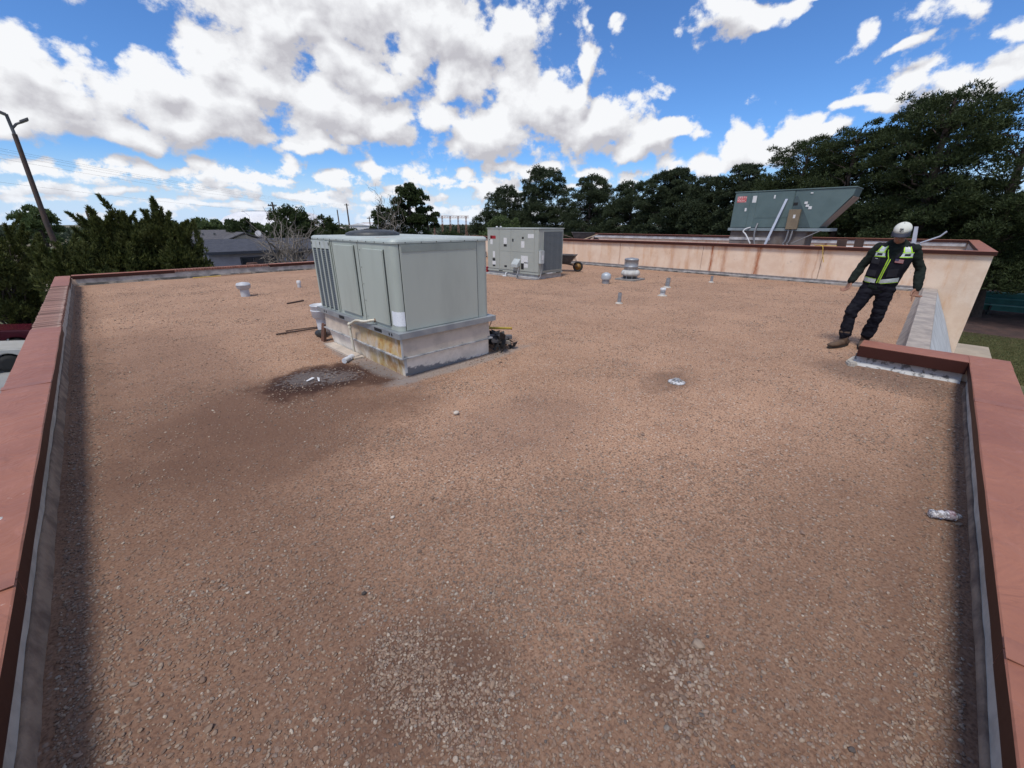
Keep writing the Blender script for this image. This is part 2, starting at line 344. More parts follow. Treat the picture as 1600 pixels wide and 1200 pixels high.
po = bpy.data.objects.new('pebbles', pm); COL.objects.link(po); pm.materials.append(PEB)
md = po.modifiers.new('scatter', 'NODES'); md.node_group = gg
po['kind'] = 'stuff'; po['label'] = 'small round tan and grey pebbles scattered over the roof'; po['category'] = 'gravel'

# ================================================================== PARAPET WALLS
def coping_mat():
    m, t = newmat('red_coping_paint'); pos = t.n('ShaderNodeNewGeometry').outputs['Position']
    ob = t.n('ShaderNodeTexCoord').outputs['Object']
    c = t.mix(t.ss(t.noise(ob, 1.6, 5, .6), .35, .68), (.330, .136, .086), (.275, .110, .072))
    c = t.mix(t.ss(t.noise(t.v('MULTIPLY', ob, (1, 1, 1)), 5.5, 6, .65, .6), .55, .74, 0, .35), c, (.43, .21, .17))
    c = t.mix(t.ss(t.noise(ob, 38, 3, .6), .69, .76, 0, .7), c, (.12, .05, .04))
    c = t.mix(t.ss(t.noise(t.v('ADD', ob, (9, 3, 1)), 22, 4, .7, 1.5), .70, .74, 0, .6), c, (.55, .42, .36))
    w_ = t.noise(ob, 5, 3, .55, .8)
    finish(t, c, .52, 0, w_, .75, .025, spec=.3); return m
COPE = coping_mat()
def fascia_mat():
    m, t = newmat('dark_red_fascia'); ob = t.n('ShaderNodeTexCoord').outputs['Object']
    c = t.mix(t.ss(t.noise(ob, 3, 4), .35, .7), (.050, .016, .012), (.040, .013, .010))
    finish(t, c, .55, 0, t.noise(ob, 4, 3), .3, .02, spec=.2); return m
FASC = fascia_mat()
FLASH = M('grey_membrane', (.52, .48, .425), (.36, .335, .295), scale=5, rough=.85, bump=.6, bscale=11, bdist=.02)
CANT = M('tan_cant_strip', (.30, .215, .155), (.15, .10, .075), scale=6, rough=.95, bump=.8, bscale=14, bdist=.02)
WHITEMOP = M('white_roof_coating', (.50, .50, .49), (.15, .145, .14), scale=17, rough=.8, bump=.7, bscale=16, bdist=.015, lo=.50, hi=.62)
STUC = M('stucco', (.62, .50, .40), (.55, .42, .33), scale=2, rough=.9, bump=.3, bscale=60)
BRICKM = M('coping_brick', (.27, .145, .11), (.36, .25, .20), scale=14, rough=.9, bump=.6, bscale=50, lo=.5, hi=.72, rnd=.45)
MORTAR = M('mortar', (.24, .20, .18), (.36, .33, .31), scale=20, rough=.95, bump=.5)
def ridge(axis, c_in, out, s0, s1, ztop, drop_in, drop_out, parent, label=None, n=None):
    """one length of folded metal coping along an axis; slightly uneven sheet"""
    n = n or max(2, int((s1-s0)/.25)); mb = MB(); th = .004
    prof = [(c_in, ztop-drop_in), (c_in, ztop-.006), (c_in+.006*out, ztop)] + [(c_in+out*w, ztop+.004) for w in (.08, .15, .22)] + [(c_in+out*.302, ztop), (c_in+out*.308, ztop-.006), (c_in+out*.308, ztop-drop_out)]
    inner = [(a + (-out if i >= 6 else out)*-th*0 , b) for i, (a, b) in enumerate(prof)]
    rows = []
    for k in range(n+1):
        s = s0+(s1-s0)*k/n; row = []
        for i, (a, b) in enumerate(prof):
            j = mnoise.noise(Vector((s*2.3, a*5, i*.7)))*.004
            row.append((a+(j if i in (0,1,7,8) else 0), b+(j if 2 <= i <= 6 else 0)))
        rows.append(row)
    L = len(prof)
    def pt(s, a, b): return (a, s, b) if axis == 'y' else (s, a, b)
    vs = []
    for k, row in enumerate(rows):
        s = s0+(s1-s0)*k/n
        for (a, b) in row: vs.append(pt(s, a, b))
    for k, row in enumerate(rows):
        s = s0+(s1-s0)*k/n
        for i, (a, b) in enumerate(row):
            da = th*out if i <= 1 else (-th*out if i >= 7 else 0); vs.append(pt(s, a+da, b-(th if 1 <= i <= 7 else 0)))
    fs = []; o2 = L*(n+1); fk = []
    for k in range(n):
        for i in range(L-1):
            fs.append((k*L+i, k*L+i+1, (k+1)*L+i+1, (k+1)*L+i)); fk.append(1 if i in (0,) or i == L-2 else 0)
            fs.append((o2+k*L+i, o2+(k+1)*L+i, o2+(k+1)*L+i+1, o2+k*L+i+1)); fk.append(1)
    for k in (0, n):
        for i in range(L-1): fs.append((k*L+i, o2+k*L+i, o2+k*L+i+1, k*L+i+1)); fk.append(0)
    for i in (0, L-1):
        for k in range(n): fs.append((k*L+i, (k+1)*L+i, o2+(k+1)*L+i, o2+k*L+i)); fk.append(1)
    mb.add(vs, fs)
    o = mk('coping', mb, COPE, parent, label)
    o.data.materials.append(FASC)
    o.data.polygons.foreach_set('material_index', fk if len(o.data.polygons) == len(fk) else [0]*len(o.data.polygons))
    return o
def flashing(axis, c, inn, s0, s1, parent, z1=.235, mats=None, wav=.012, cw=.05, ch=.10):
    """membrane turned up the wall, and a wavy cant strip at its foot (inn = direction of the roof)"""
    n = int((s1-s0)/.12)+1; mb = MB(); mc = MB(); top=[]; 
    def pt(s, a, b): return (a, s, b) if axis == 'y' else (s, a, b)
    for k in range(n+1):
        s = s0+(s1-s0)*k/n
        zj = ch+wav*2.2*mnoise.noise(Vector((s*2.1, c, 1)))+.01*mnoise.noise(Vector((s*9, c, 2)))
        aj = c+inn*(cw+wav*1.4*mnoise.noise(Vector((s*3.1, c, 5)))+.008*mnoise.noise(Vector((s*11, c, 6))))
        top.append((s, zj, aj))
    for k in range(n):
        (s, z, a), (s2, z2, a2) = top[k], top[k+1]
        mb.add([pt(s, c, z1), pt(s2, c, z1), pt(s2, c+inn*.006, z2-.02), pt(s, c+inn*.006, z-.02)], [(0,1,2,3)], True)
        b = [pt(s, c+inn*.004, z), pt(s2, c+inn*.004, z2), pt(s2, c+inn*.014, z2+.004), pt(s, c+inn*.014, z+.004)]
        d = [pt(s, c+inn*.026, z*.55), pt(s2, c+inn*.026, z2*.55), pt(s2, a2, -.02), pt(s, a, -.02)]
        mc.add(b+d, [(0,1,2,3), (3,2,5,4), (4,5,6,7)], True)
    m1, m2 = mats or (FLASH, CANT)
    mk('flashing', mb, m1, parent); mk('cant_strip', mc, m2, parent)
# left wall (runs away to the left)
wl = thing('parapet_wall', 'left parapet with red metal coping and a stretch of bare bricks', 'wall', (-.7, 8, 0))
mk('wall', MB().box(-.86, -.605, -.86, 17.8, GZ, .225), STUC, wl)
for s0, s1 in ((-.86, 2.35), (2.354, 5.55), (5.554, 8.61), (14.45, 17.22)):
    ridge('y', -.565, -1, s0, s1, .312+(.003 if s0 in (2.354, 14.45) else 0), .098, .09, wl)
mk('mortar_bed', MB().box(-.865, -.60, 8.62, 14.44, .226, .252), MORTAR, wl)
LAPC = M('coping_lap', (.30,.12,.075), (.24,.095,.062), scale=6, rough=.5)
for y in (2.35, 5.55): mk('cover_plate', MB().box(-.874, -.566, y-.055, y+.055, .317, .3205), LAPC, wl)
mk('bird_dropping', MB().ball((-.70, 2.9, .3175), (.035,.022,.004), 8, 5).ball((-.66, 2.95, .3175), (.012,.02,.003), 8, 5), M('dropping_white', (.62,.60,.56), (.3,.28,.26), scale=60, rough=.8), wl)
bm_ = me_of(MB().box(-.143, .143, -.031, .031, -.031, .031), 'brick'); bm_.materials.append(BRICKM)
for k in range(78):
    y = 8.655+k*.0745
    share(bm_, 'brick', (-.722+.7+random.uniform(-.006,.006), y-8, .279+random.uniform(-.004,.004)), wl, (random.uniform(-.04,.04), 0, random.uniform(-.03,.03)))
flashing('y', -.60, 1, -.55, 17.3, wl, cw=.042, ch=.085)
# right wall
wr = thing('parapet_wall', 'near right parapet with broad red metal coping beside the plastic bottle', 'wall', (3, -.7, 0))
mk('wall', MB().box(-.6, 6.74, -.83, -.555, GZ, .225), STUC, wr)
for s0, s1 in ((-.55, 1.9), (1.904, 4.93), (4.934, 6.32)):
    ridge('x', -.505, -1, s0, s1, .312+(.003 if s0 == 1.904 else 0), .085, .09, wr)
for x in (1.9, 4.93): mk('cover_plate', MB().box(x-.055, x+.055, -.814, -.506, .317, .3205), LAPC, wr)
mk('coping', MB().prism([(6.324,-.813,.222),(6.70,-.813,.222),(6.70,-.505,.222),(6.324,-.505,.222)], (0,0,.0905)), COPE, wr, 'corner piece of red coping')
flashing('x', -.55, 1, -.5, 6.55, wr, wav=.010, cw=.012, ch=.055)
# short return
wt_ = thing('parapet_wall', 'short return parapet with red coping in front of the worker', 'wall', (6.5, 0, 0))
mk('wall', MB().box(6.42, 6.66, -.553, .40, GZ, .22), STUC, wt_)
mbx = MB().prism([(6.32,-.5045,.180),(6.70,-.5045,.214),(6.70,-.5045,.3125),(6.32,-.5045,.3125)], (0, .92, 0))
c_ = mk('coping', mbx, COPE, wt_, bevel=.004)
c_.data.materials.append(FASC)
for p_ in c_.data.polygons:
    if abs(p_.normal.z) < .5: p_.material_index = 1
mbx = MB()
for k in range(12):
    y0 = -.50+.93*k/12; y1 = -.50+.93*(k+1)/12
    f = lambda y: .012*mnoise.noise(Vector((y*6, 1, 4)))
    mbx.add([(6.41,y0,.2),(6.41,y1,.2),(6.385+f(y1),y1,.12),(6.385+f(y0),y0,.12),(6.32+2*f(y1),y1,.045),(6.32+2*f(y0),y0,.045)], [(1,0,3,2),(2,3,5,4)], True)
mk('flashing', mbx, WHITEMOP, wt_)
mk('cement_patch', MB().prism([(6.30,.38,.0),(6.62,.40,.0),(6.66,.47,.0),(6.34,.50,.0),(6.26,.45,.0)], (0,0,.105)), FLASH, wt_, bevel=.015)
# back wall
wb = thing('parapet_wall', 'far low parapet at the left corner with red coping before the junipers', 'wall', (7, 17.6, 0))
mk('wall', MB().box(-.60, 15.3, 17.53, 17.79, GZ, .20), STUC, wb)
ridge('x', 17.5, 1, -.565, 1.80, .288, .10, .09, wb); ridge('x', 17.5, 1, 4.62, 8.6, .288, .10, .09, wb); ridge('x', 17.5, 1, 8.604, 11.9, .291, .10, .09, wb); ridge('x', 17.5, 1, 11.904, 15.35, .288, .10, .09, wb)
mk('mortar_bed', MB().box(1.80, 4.62, 17.515, 17.78, .202, .225), MORTAR, wb)
bm2 = me_of(MB().box(-.031, .031, -.143, .143, -.033, .033), 'brick'); bm2.materials.append(M('red_brick', (.22,.085,.06), (.30,.15,.11), scale=12, rough=.9, rnd=.4))
for k in range(37):
    share(bm2, 'brick', (1.835+k*.0752-7, 17.648-17.6+random.uniform(-.006,.006), .258), wb, (0, random.uniform(-.03,.03), random.uniform(-.03,.03)))
flashing('x', 17.527, -1, -.5, 15.4, wb, z1=.20, mats=(M('pale_flashing', (.46,.44,.42), (.25,.24,.23), scale=4, rough=.8, bump=.5), M('tar_strip', (.05,.047,.045), (.20,.17,.15), scale=3, rough=.9, lo=.45, hi=.6)), ch=.05, cw=.09)
# low cement-topped battered wall from the return to the tan building
wc = thing('low_wall', 'low cement topped wall with a pale sloping outer face running to the tan wall', 'wall', (11, 0, 0))
CEM = M('cement_cap', (.40, .34, .29), (.26, .225, .20), scale=4, rough=.95, bump=.25, bscale=30, bdist=.008, lo=.35, hi=.65)
mbx = MB(); K = 16
for k in range(K+1):
    f = k/K; x = 6.72+(15.48-6.72)*f; j = .012*mnoise.noise(Vector((x*1.5, 0, 9)))
    j *= .4; zi = .275+(.11-.275)*f+j; yi = .03+.09*f+j; zo = .262+(.09-.262)*f; yo = -.195+.04*f
    mbx.v += [(x, yi+.10+j, -.02), (x, yi+.02, zi*.6), (x, yi-.01, zi), (x, yo, zo), (x, yo-.01, zo-.03)]
for k in range(K):
    for i in range(4): mbx.f.append((k*5+i, k*5+i+1, k*5+5+i+1, k*5+5+i)); mbx.sm.append(False)
mk('cement_cap', mbx, CEM, wc)
mbx = MB()
for k in range(K):
    f = k/K; f2 = (k+1)/K; P4 = []
    for ff in (f, f2):
        x = 6.75+(15.48-6.75)*ff; zo = .225+(.05-.225)*ff; yo = -.205+.04*ff
        P4.append([(x, yo, zo), (x, yo-.36, zo-.75), (x, yo-.76, zo-1.7), (x, yo-.80, GZ)])
    for i in range(3): mbx.add([P4[0][i], P4[0][i+1], P4[1][i+1], P4[1][i]], [(0,1,2,3)])
mk('sloping_face', mbx, M('pale_blue_grey_stucco', (.50, .505, .51), (.38, .38, .385), scale=2.5, rough=.9, bump=.3, bscale=25, bdist=.01), wc)
# ================================================================== TAN BUILDING (upper roof beyond the gravel)
TANW = None
m, t = newmat('peach_stucco'); pos = t.n('ShaderNodeNewGeometry').outputs['Position']; sp_ = t.n('ShaderNodeSeparateXYZ', {0: pos}).outputs
c = t.mix(t.ss(t.noise(pos, 1.3, 6, .65), .36, .66), (.77, .61, .475), (.68, .50, .37))
c = t.mix(t.ss(t.noise(pos, 9, 5, .7), .55, .75, 0, .35), c, (.78, .67, .57))
c = t.mix(t.ss(t.noise(t.v('MULTIPLY', pos, (1, 3, .6)), 1.5, 6, .7), .48, .70, 0, .6), c, (.62, .36, .20))
for yc, wd, amt in ((5.68, .07, 1.), (5.25, .09, .6), (4.21, .10, 1.), (2.62, .03, .5), (7.1, .12, .25), (6.5, .10, .2), (2.9, .15, .3), (9.35, .05, .25)):
    dx = t.m('ABSOLUTE', t.m('ADD', t.m('SUBTRACT', sp_[1], yc), t.m('MULTIPLY', t.m('SUBTRACT', t.noise(pos, 3.5, 3), .5), .12)))
    st = t.m('MULTIPLY', t.ss(dx, wd*1.3, .0), t.ss(t.noise(t.v('MULTIPLY', pos, (1, 6, 1)), 4, 4, .7), .3, .6, .35, 1))
    c = t.mix(t.m('MULTIPLY', st, amt), c, (.36, .13, .06))
for yc, zc, r_ in ((7.25, .72, .22), (4.9, .55, .10), (3.3, .55, .12), (.4, .55, .25), (8.9, .8, .2)):     # faint scribbles and scuffs
    l = t.v('LENGTH', t.v('MULTIPLY_ADD', pos, (0, 1/r_, 1.3/r_), (0, -yc/r_, -1.3*zc/r_)))
    c = t.mix(t.m('MULTIPLY', t.ss(l, 1, .3), t.ss(t.noise(pos, 16, 4, .7, 1), .55, .62, 0, .5)), c, (.36, .27, .23))
finish(t, c, .85, 0, t.m('ADD', t.noise(pos, 45, 4), t.m('MULTIPLY', t.noise(pos, 3, 3), 2)), .35, .01, spec=.2); TANW = m
tb = thing('stucco_building', 'peach stucco upper building with red coping and rust streaks', 'building', (20, 8, 0))
XW = 15.5
joints = [-.89, 2.49, 6.014, 9.35, 12.6, 15.8, 19.0]
for a, b in zip(joints[:-1], joints[1:]):
    mk('wall_panel', MB().box(XW, XW+.2, a+(.006 if a > 0 else 0), b-.006, GZ, .965), TANW, tb, bevel=.004, seg=1)
mk('wall', MB().box(15.58, 26.4, -.885, 19, GZ, .60), TANW, tb)
mk('wall', MB().box(15.71, 26.4, -.885, -.70, .602, .965), TANW, tb, 'side wall along the lawn')
mk('wall', MB().box(26.1, 26.4, -.69, 19, .602, .965), TANW, tb, 'rear parapet')
mk('roof', MB().box(15.72, 26.08, -.68, 19, .604, .64), M('pink_gravel', (.30,.19,.145), (.22,.14,.11), scale=9, rough=.95, bump=.8, bscale=40, bdist=.02), tb)
def cope_box(x0, x1, y0, y1, z0=.968, z1=1.062, skew=None):
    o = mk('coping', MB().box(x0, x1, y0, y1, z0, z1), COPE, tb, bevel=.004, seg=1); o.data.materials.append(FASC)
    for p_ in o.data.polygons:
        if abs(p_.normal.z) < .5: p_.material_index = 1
    return o
for y0, y1 in ((-.93, 2.5), (2.504, 5.6), (5.604, 8.6), (8.604, 11.7), (11.704, 15), (15.004, 19)): cope_box(15.43, 15.76, y0, y1)
for x0, x1 in ((15.764, 19), (19.004, 22.5), (22.504, 26.0)): cope_box(x0, x1, -.93, -.62)
for y0, y1 in ((-.93, 4), (4.004, 8), (8.004, 12), (12.004, 16), (16.004, 19)): cope_box(26.004, 26.45, y0, y1)
mk('flashing', MB().box(26.04, 26.095, -.60, 19, .80, .95), M('bright_flashing', (.55,.55,.56), (.35,.34,.34), scale=2, rough=.6), tb)
mk('flashing', MB().box(15.8, 26.0, -.69, -.64, .66, .93), FLASH, tb)
flashing('y', XW-.004, -1, .13, 17.4, tb, z1=.10, mats=(M('pale_flashing', (0,0,0)), MATS['tar_strip']), ch=.035, cw=.10, wav=.008)
mk('termination_bar', MB().box(XW-.016, XW-.003, .15, 17.4, .098, .128), M('weathered_bar', (.33,.31,.30), (.22,.20,.19), scale=8, rough=.6, metal=.3), tb)

# ================================================================== ROOFTOP UNITS
ACP = M('grey_green_paint', (.40, .435, .385), (.345, .37, .325), scale=3.5, rough=.42, bump=.05, bscale=3, spec=.5, streak=.22, detail=7, lo=.42, hi=.75)
ACP2 = M('grey_green_paint_side', (.42, .445, .39), (.365, .385, .34), scale=3., rough=.45, bump=.05, bscale=3, streak=.25, detail=7, lo=.42, hi=.75)
GALV = M('galvanised_rail', (.24, .26, .28), (.32, .34, .35), scale=6, rough=.5, metal=.35, bump=.1)
BLK = M('black_gap', (.012,.012,.013), rough=.8, bump=0)
DKS = M('dark_steel_blue', (.03, .035, .04), (.025,.03,.035), scale=8, rough=.55, bump=0)
def rrect(x0, x1, y0, y1, r, n=5):
    out = []
    for cx, cy, a0 in ((x1-r, y0+r, -90), (x1-r, y1-r, 0), (x0+r, y1-r, 90), (x0+r, y0+r, 180)):
        for k in range(n+1):
            a = R(a0+90*k/n); out.append((cx+r*math.cos(a), cy+r*math.sin(a)))
    return out
def rprism(mb, x0, x1, y0, y1, r, z0, z1, inset=0, n=5):
    zs = [(z0, 0), (z1-inset, 0)] + ([(z1-inset*.4, inset*.35), (z1, inset)] if inset else [])
    rings = [[(x, y, z) for x, y in rrect(x0+i, x1-i, y0+i, y1-i, max(.004, r-i*.6), n)] for z, i in zs]
    if not inset: rings = [[(x, y, z) for x, y in rrect(x0, x1, y0, y1, r, n)] for z in (z0, z1)]
    L = len(rings[0]); vs = [p for rg in rings for p in rg]; fs = []
    for i in range(len(rings)-1):
        for k in range(L): fs.append((i*L+k, i*L+(k+1)%L, (i+1)*L+(k+1)%L, (i+1)*L+k))
    mb.add(vs, fs); mb.add(rings[0], [tuple(range(L-1,-1,-1))]); mb.add(rings[-1], [tuple(range(L))]); return mb
u1 = thing('rooftop_unit', 'large grey green air conditioner with rounded corner on a rust stained curb', 'air conditioner', (2.9, 5.1, 0))
cx0, cx1, cy0, cy1 = 2.25, 3.585, 4.05, 6.30
mk('cabinet', rprism(MB(), cx0, cx1, cy0, cy1, .075, .545, 1.485, n=7), ACP, u1)
# top cap with rolled edge
m, t = newmat('cap_paint'); pos = t.n('ShaderNodeNewGeometry').outputs['Position']
c = t.mix(t.ss(t.noise(pos, 3, 5), .4, .7), (.42, .46, .43), (.36, .40, .37))
l = t.v('LENGTH', t.v('MULTIPLY_ADD', pos, (1/.35, 1/.22, 0), (-2.55/.35, -4.7/.22, 0)))
c = t.mix(t.m('MULTIPLY', t.ss(l, 1, .4), t.ss(t.noise(pos, 14, 5, .7), .48, .58)), c, (.36, .20, .11))
finish(t, c, .5, 0, t.noise(pos, 5, 3), .1, .01); CAPM = m
mk('top_cap', rprism(MB(), cx0-.012, cx1+.012, cy0-.012, cy1+.012, .085, 1.487, 1.535, inset=.03, n=7), CAPM, u1)
mb = MB(); mb.lathe((2.85, 5.62, 1.535), [(.36, 0), (.355, .03), (.30, .055), (.15, .075), (.0001, .08)], 24)
mk('fan_grille', mb, M('fan_black', (.03,.033,.035), (.05,.055,.06), scale=20, rough=.5), u1)
mb = MB()
for k in range(9):
    mb.tube([(2.85+(.04+.036*k)*math.cos(a), 5.62+(.04+.036*k)*math.sin(a), 1.622-.0055*k*(k/4)) for a in np.linspace(0, 2*math.pi, 25)], .003, 4, cap=False)
mk('guard_ring', mb, BLK, u1)
# louvre columns on the left face
PF = cx0-.002
mk('louver_backing', MB().box(cx0-.004, cx0+.01, 5.64, 6.24, .565, 1.475), DKS, u1)
LV = M('louver_grey', (.105, .12, .13), (.085,.10,.11), scale=9, rough=.5)
ys = np.linspace(5.655, 6.235, 5)
for k in range(5):
    mk('louver_rib', MB().box(cx0-.018, cx0-.004, ys[k]-.017, ys[k]+.017, .558, 1.478), ACP, u1, bevel=.003, seg=1)
for k in range(4):
    y0, y1 = ys[k]+.019, ys[k+1]-.019
    mb = MB(); nsl = 30
    for i in range(nsl):
        z = .585+i*(.78/nsl)
        mb.hexa([(cx0-.014,y0,z),(cx0-.005,y0,z+.010),(cx0-.005,y1,z+.010),(cx0-.014,y1,z),(cx0-.014,y0,z+.005),(cx0-.005,y0,z+.016),(cx0-.005,y1,z+.016),(cx0-.014,y1,z+.005)])
    mk('louver', mb, LV, u1)
    mk('louver_header', MB().box(cx0-.016, cx0-.0045, y0+.001, y1-.001, 1.375, 1.475), M('header_paint', (.50,.54,.52), rough=.5), u1)
for k in (0, 2, 4): mk('slot', MB().box(cx0-.0205, cx0-.0185, ys[k]-.010, ys[k]+.010, 1.42, 1.455), BLK, u1)
def raised(y0, y1, z0, z1, nm='access_panel'):
    mk(nm, MB().box(cx0-.022, cx0-.001, y0, y1, z0, z1), ACP, u1, bevel=.009, seg=3)
    mk('panel_gap', MB().box(cx0-.0035, cx0-.0005, y0-.011, y0-.002, z0-.0, z1+.0), BLK, u1)
raised(4.955, 5.50, .595, 1.445); raised(4.245, 4.72, .585, 1.425)
mk('panel_seam', MB().box(cx0-.0025, cx0+.001, 5.59, 5.597, .55, 1.483), BLK, u1)
mk('panel_seam', MB().box(cx0-.0025, cx0+.001, 4.852, 4.858, .55, 1.483), BLK, u1)
# right face
mk('side_panel', MB().box(cx0+.080, 3.385, cy0-.007, cy0-.001, .552, 1.478), ACP2, u1, bevel=.003, seg=1)
mk('panel_fold', MB().box(cx0+.10, 3.37, cy0-.0115, cy0-.0075, 1.40, 1.4755), M('fold_paint', (.27,.30,.27), rough=.45), u1)
mk('panel_seam', MB().box(3.386, 3.391, cy0-.0025, cy0+.001, .55, 1.483), BLK, u1)
mk('panel_seam', MB().box(cx0+.072, cx0+.0775, cy0-.0025, cy0+.001, .55, 1.483), BLK, u1)
mb = MB()
for k in range(11):
    y = 4.2+k*.2; mb.ball((cx0-.014, y, 1.497), .006, 6, 4)
for k in range(7): mb.ball((cx0+.15+k*.2, cy0-.014, 1.497), .006, 6, 4)
for zz in np.linspace(.62, 1.4, 5): mb.ball((cx0-.008, 4.80, zz), .005, 6, 4)
mk('screws', mb, BLK, u1, kind='stuff')
# paper sticker wrapped on the rounded corner
mb = MB(); cc = (cx0+.075, cy0+.075); rr = .0775; n = 8; pts = [(cx0-.0025, 4.20)]+[(cc[0]+rr*math.cos(R(180+90*k/n)), cc[1]+rr*math.sin(R(180+90*k/n))) for k in range(n+1)]
for i in range(len(pts)-1):
    (x, y), (x2, y2) = pts[i], pts[i+1]; mb.add([(x,y,.61),(x2,y2,.60),(x2,y2,.765),(x,y,.77)], [(0,1,2,3)], True)
m, t = newmat('faded_sticker'); pos = t.n('ShaderNodeNewGeometry').outputs['Position']
c = t.mix(t.ss(t.noise(t.v('MULTIPLY', pos, (1, 1, 3)), 60, 4), .56, .64, 0, .5), (.74, .77, .80), (.40, .43, .46)); finish(t, c, .5)
mk('sticker', mb, m, u1)
STICK = m
# base rail
mb = MB(); fx0, fx1, fy0, fy1 = 2.19, 3.645, 3.985, 6.345
rail = mk('base_rail', rprism(mb, fx0, fx1, fy0, fy1, .012, .478, .543, n=2), GALV, u1)
for y0, y1, z0, z1 in ((5.40,5.56,.492,.53),(4.38,4.56,.494,.532)): mk('slot', MB().box(fx0-.003, fx0-.0005, y0, y1, z0, z1), BLK, u1)
for y in (6.07, 6.00, 4.15, 4.205):
    mb = MB(); mb.prism([(fx0-.003, y+.013*math.cos(a), .511+.019*math.sin(a)) for a in np.linspace(0, 2*math.pi, 9)[:-1]], (.0025, 0, 0)); mk('slot', mb, BLK, u1)
def curb_mat(name, base, base2, side_white):
    m, t = newmat(name); pos = t.n('ShaderNodeNewGeometry').outputs['Position']; s_ = t.n('ShaderNodeSeparateXYZ', {0: pos}).outputs
    nrm = t.n('ShaderNodeSeparateXYZ', {0: t.n('ShaderNodeNewGeometry').outputs['Normal']}).outputs
    c = t.mix(t.ss(t.noise(pos, 5, 5, .65), .35, .65), base, base2)
    leftface = t.ss(nrm[0], -.3, -.8)
    rust = t.m('MULTIPLY', t.m('MULTIPLY', t.ss(s_[1], 5.55, 4.6), t.ss(t.noise(t.v('MULTIPLY', pos, (1, 1, .45)), 5, 5, .65), .30, .58)), leftface)
    c = t.mix(t.m('MULTIPLY', rust, .95), c, (.50, .34, .11))
    c = t.mix(t.m('MULTIPLY', t.m('MULTIPLY', rust, t.ss(t.noise(pos, 6, 5, .65), .45, .6)), .85), c, (.36, .16, .045))
    rightface = t.ss(nrm[1], -.3, -.8)
    if side_white:
        low_ = t.m('ADD', t.m('SUBTRACT', s_[2], t.ss(s_[0], 2.3, 3.5, .085, .0)), t.m('MULTIPLY', t.m('SUBTRACT', t.noise(pos, 9, 6, .75), .5), .26))
        c = t.mix(t.m('MULTIPLY', t.ss(low_, .02, -.01), rightface), c, (.22, .225, .235))
    else:
        dk = t.ss(t.noise(t.v('ADD', t.v('MULTIPLY', pos, (1, 1, 1.6)), (3, 1, 0)), 4.2, 4, .6), .58, .66)
        c = t.mix(t.m('MULTIPLY', t.m('MULTIPLY', dk, 1.), t.m('MULTIPLY', rightface, t.ss(s_[2], .43, .31))), c, (.13, .14, .15))
    finish(t, c, .7, 0, t.noise(pos, 26, 4), .35, .008); return m
CU = curb_mat('upper_curb', (.56, .475, .39), (.44, .375, .31), False); CL = curb_mat('lower_curb', (.84, .79, .71), (.66, .62, .55), True)
def ring4(mb, a, za, b, zb):      # a wall of four sloped sides between two rectangles
    A = [(a[0],a[2],za),(a[1],a[2],za),(a[1],a[3],za),(a[0],a[3],za)]; B = [(b[0],b[2],zb),(b[1],b[2],zb),(b[1],b[3],zb),(b[0],b[3],zb)]
    return mb.add(A+B, [(k,(k+1)%4,4+(k+1)%4,4+k) for k in range(4)]+[(4,5,6,7)])
mb = MB(); ring4(mb, (2.225, 3.56, 4.02, 6.20), .255, (2.245, 3.565, 4.05, 6.22), .477)
mk('upper_curb', mb, CU, u1, bevel=.003, seg=1)
mb = MB(); ring4(mb, (2.20, 3.585, 3.995, 6.225), .238, (2.20, 3.585, 3.995, 6.225), .2535); mk('curb_ledge', mb, M('ledge_metal', (.42,.42,.42), (.22,.23,.24), scale=7, rough=.6, lo=.45, hi=.6), u1)
mb = MB(); ring4(mb, (2.285, 3.60, 4.095, 6.12), -.02, (2.245, 3.555, 4.045, 6.16), .236); mk('lower_curb', mb, CL, u1, bevel=.006, seg=1)
for k in range(2): mk('corner_trim', MB().box(2.215-.003, 2.235, 4.011, 4.018, .26, .47) if k == 0 else MB().box(2.25, 2.28, 4.033, 4.041, .06, .232), M('pale_trim', (.55,.56,.55), rough=.6), u1)
# white pipe from the drain port
pv = M('yellowed_pvc', (.68, .64, .53), (.58,.52,.40), scale=6, rough=.4)
pt_ = bez([(2.24,4.60,.600),(2.19,4.62,.602),(2.155,4.74,.575),(2.15,4.95,.555),(2.15,5.12,.49),(2.15,5.17,.475)], 4)
mk('drain_pipe', MB().tube(pt_, .016, 10), pv, u1); mk('drain_pipe', MB().tube([(2.15,5.175,.475),(2.152,5.172,.30),(2.16,5.165,.10)], .016, 10), pv, u1)
mb = MB(); mb.ball((2.15,5.172,.472), .024, 10, 8); mb.tube([(2.15,5.17,.45),(2.15,5.17,.42)], .021, 10); mk('pipe_elbow', mb, pv, u1)
mk('pipe_collar', MB().tube([(2.235,4.60,.600),(2.222,4.605,.601)], .024, 10), M('brown_rust', (.22,.11,.05), rough=.8), u1)
sh_ = MB(); sh_.box(2.12, 2.26, 5.10, 6.1, .0, .028)
mk('ledge_board', sh_, CU, u1)

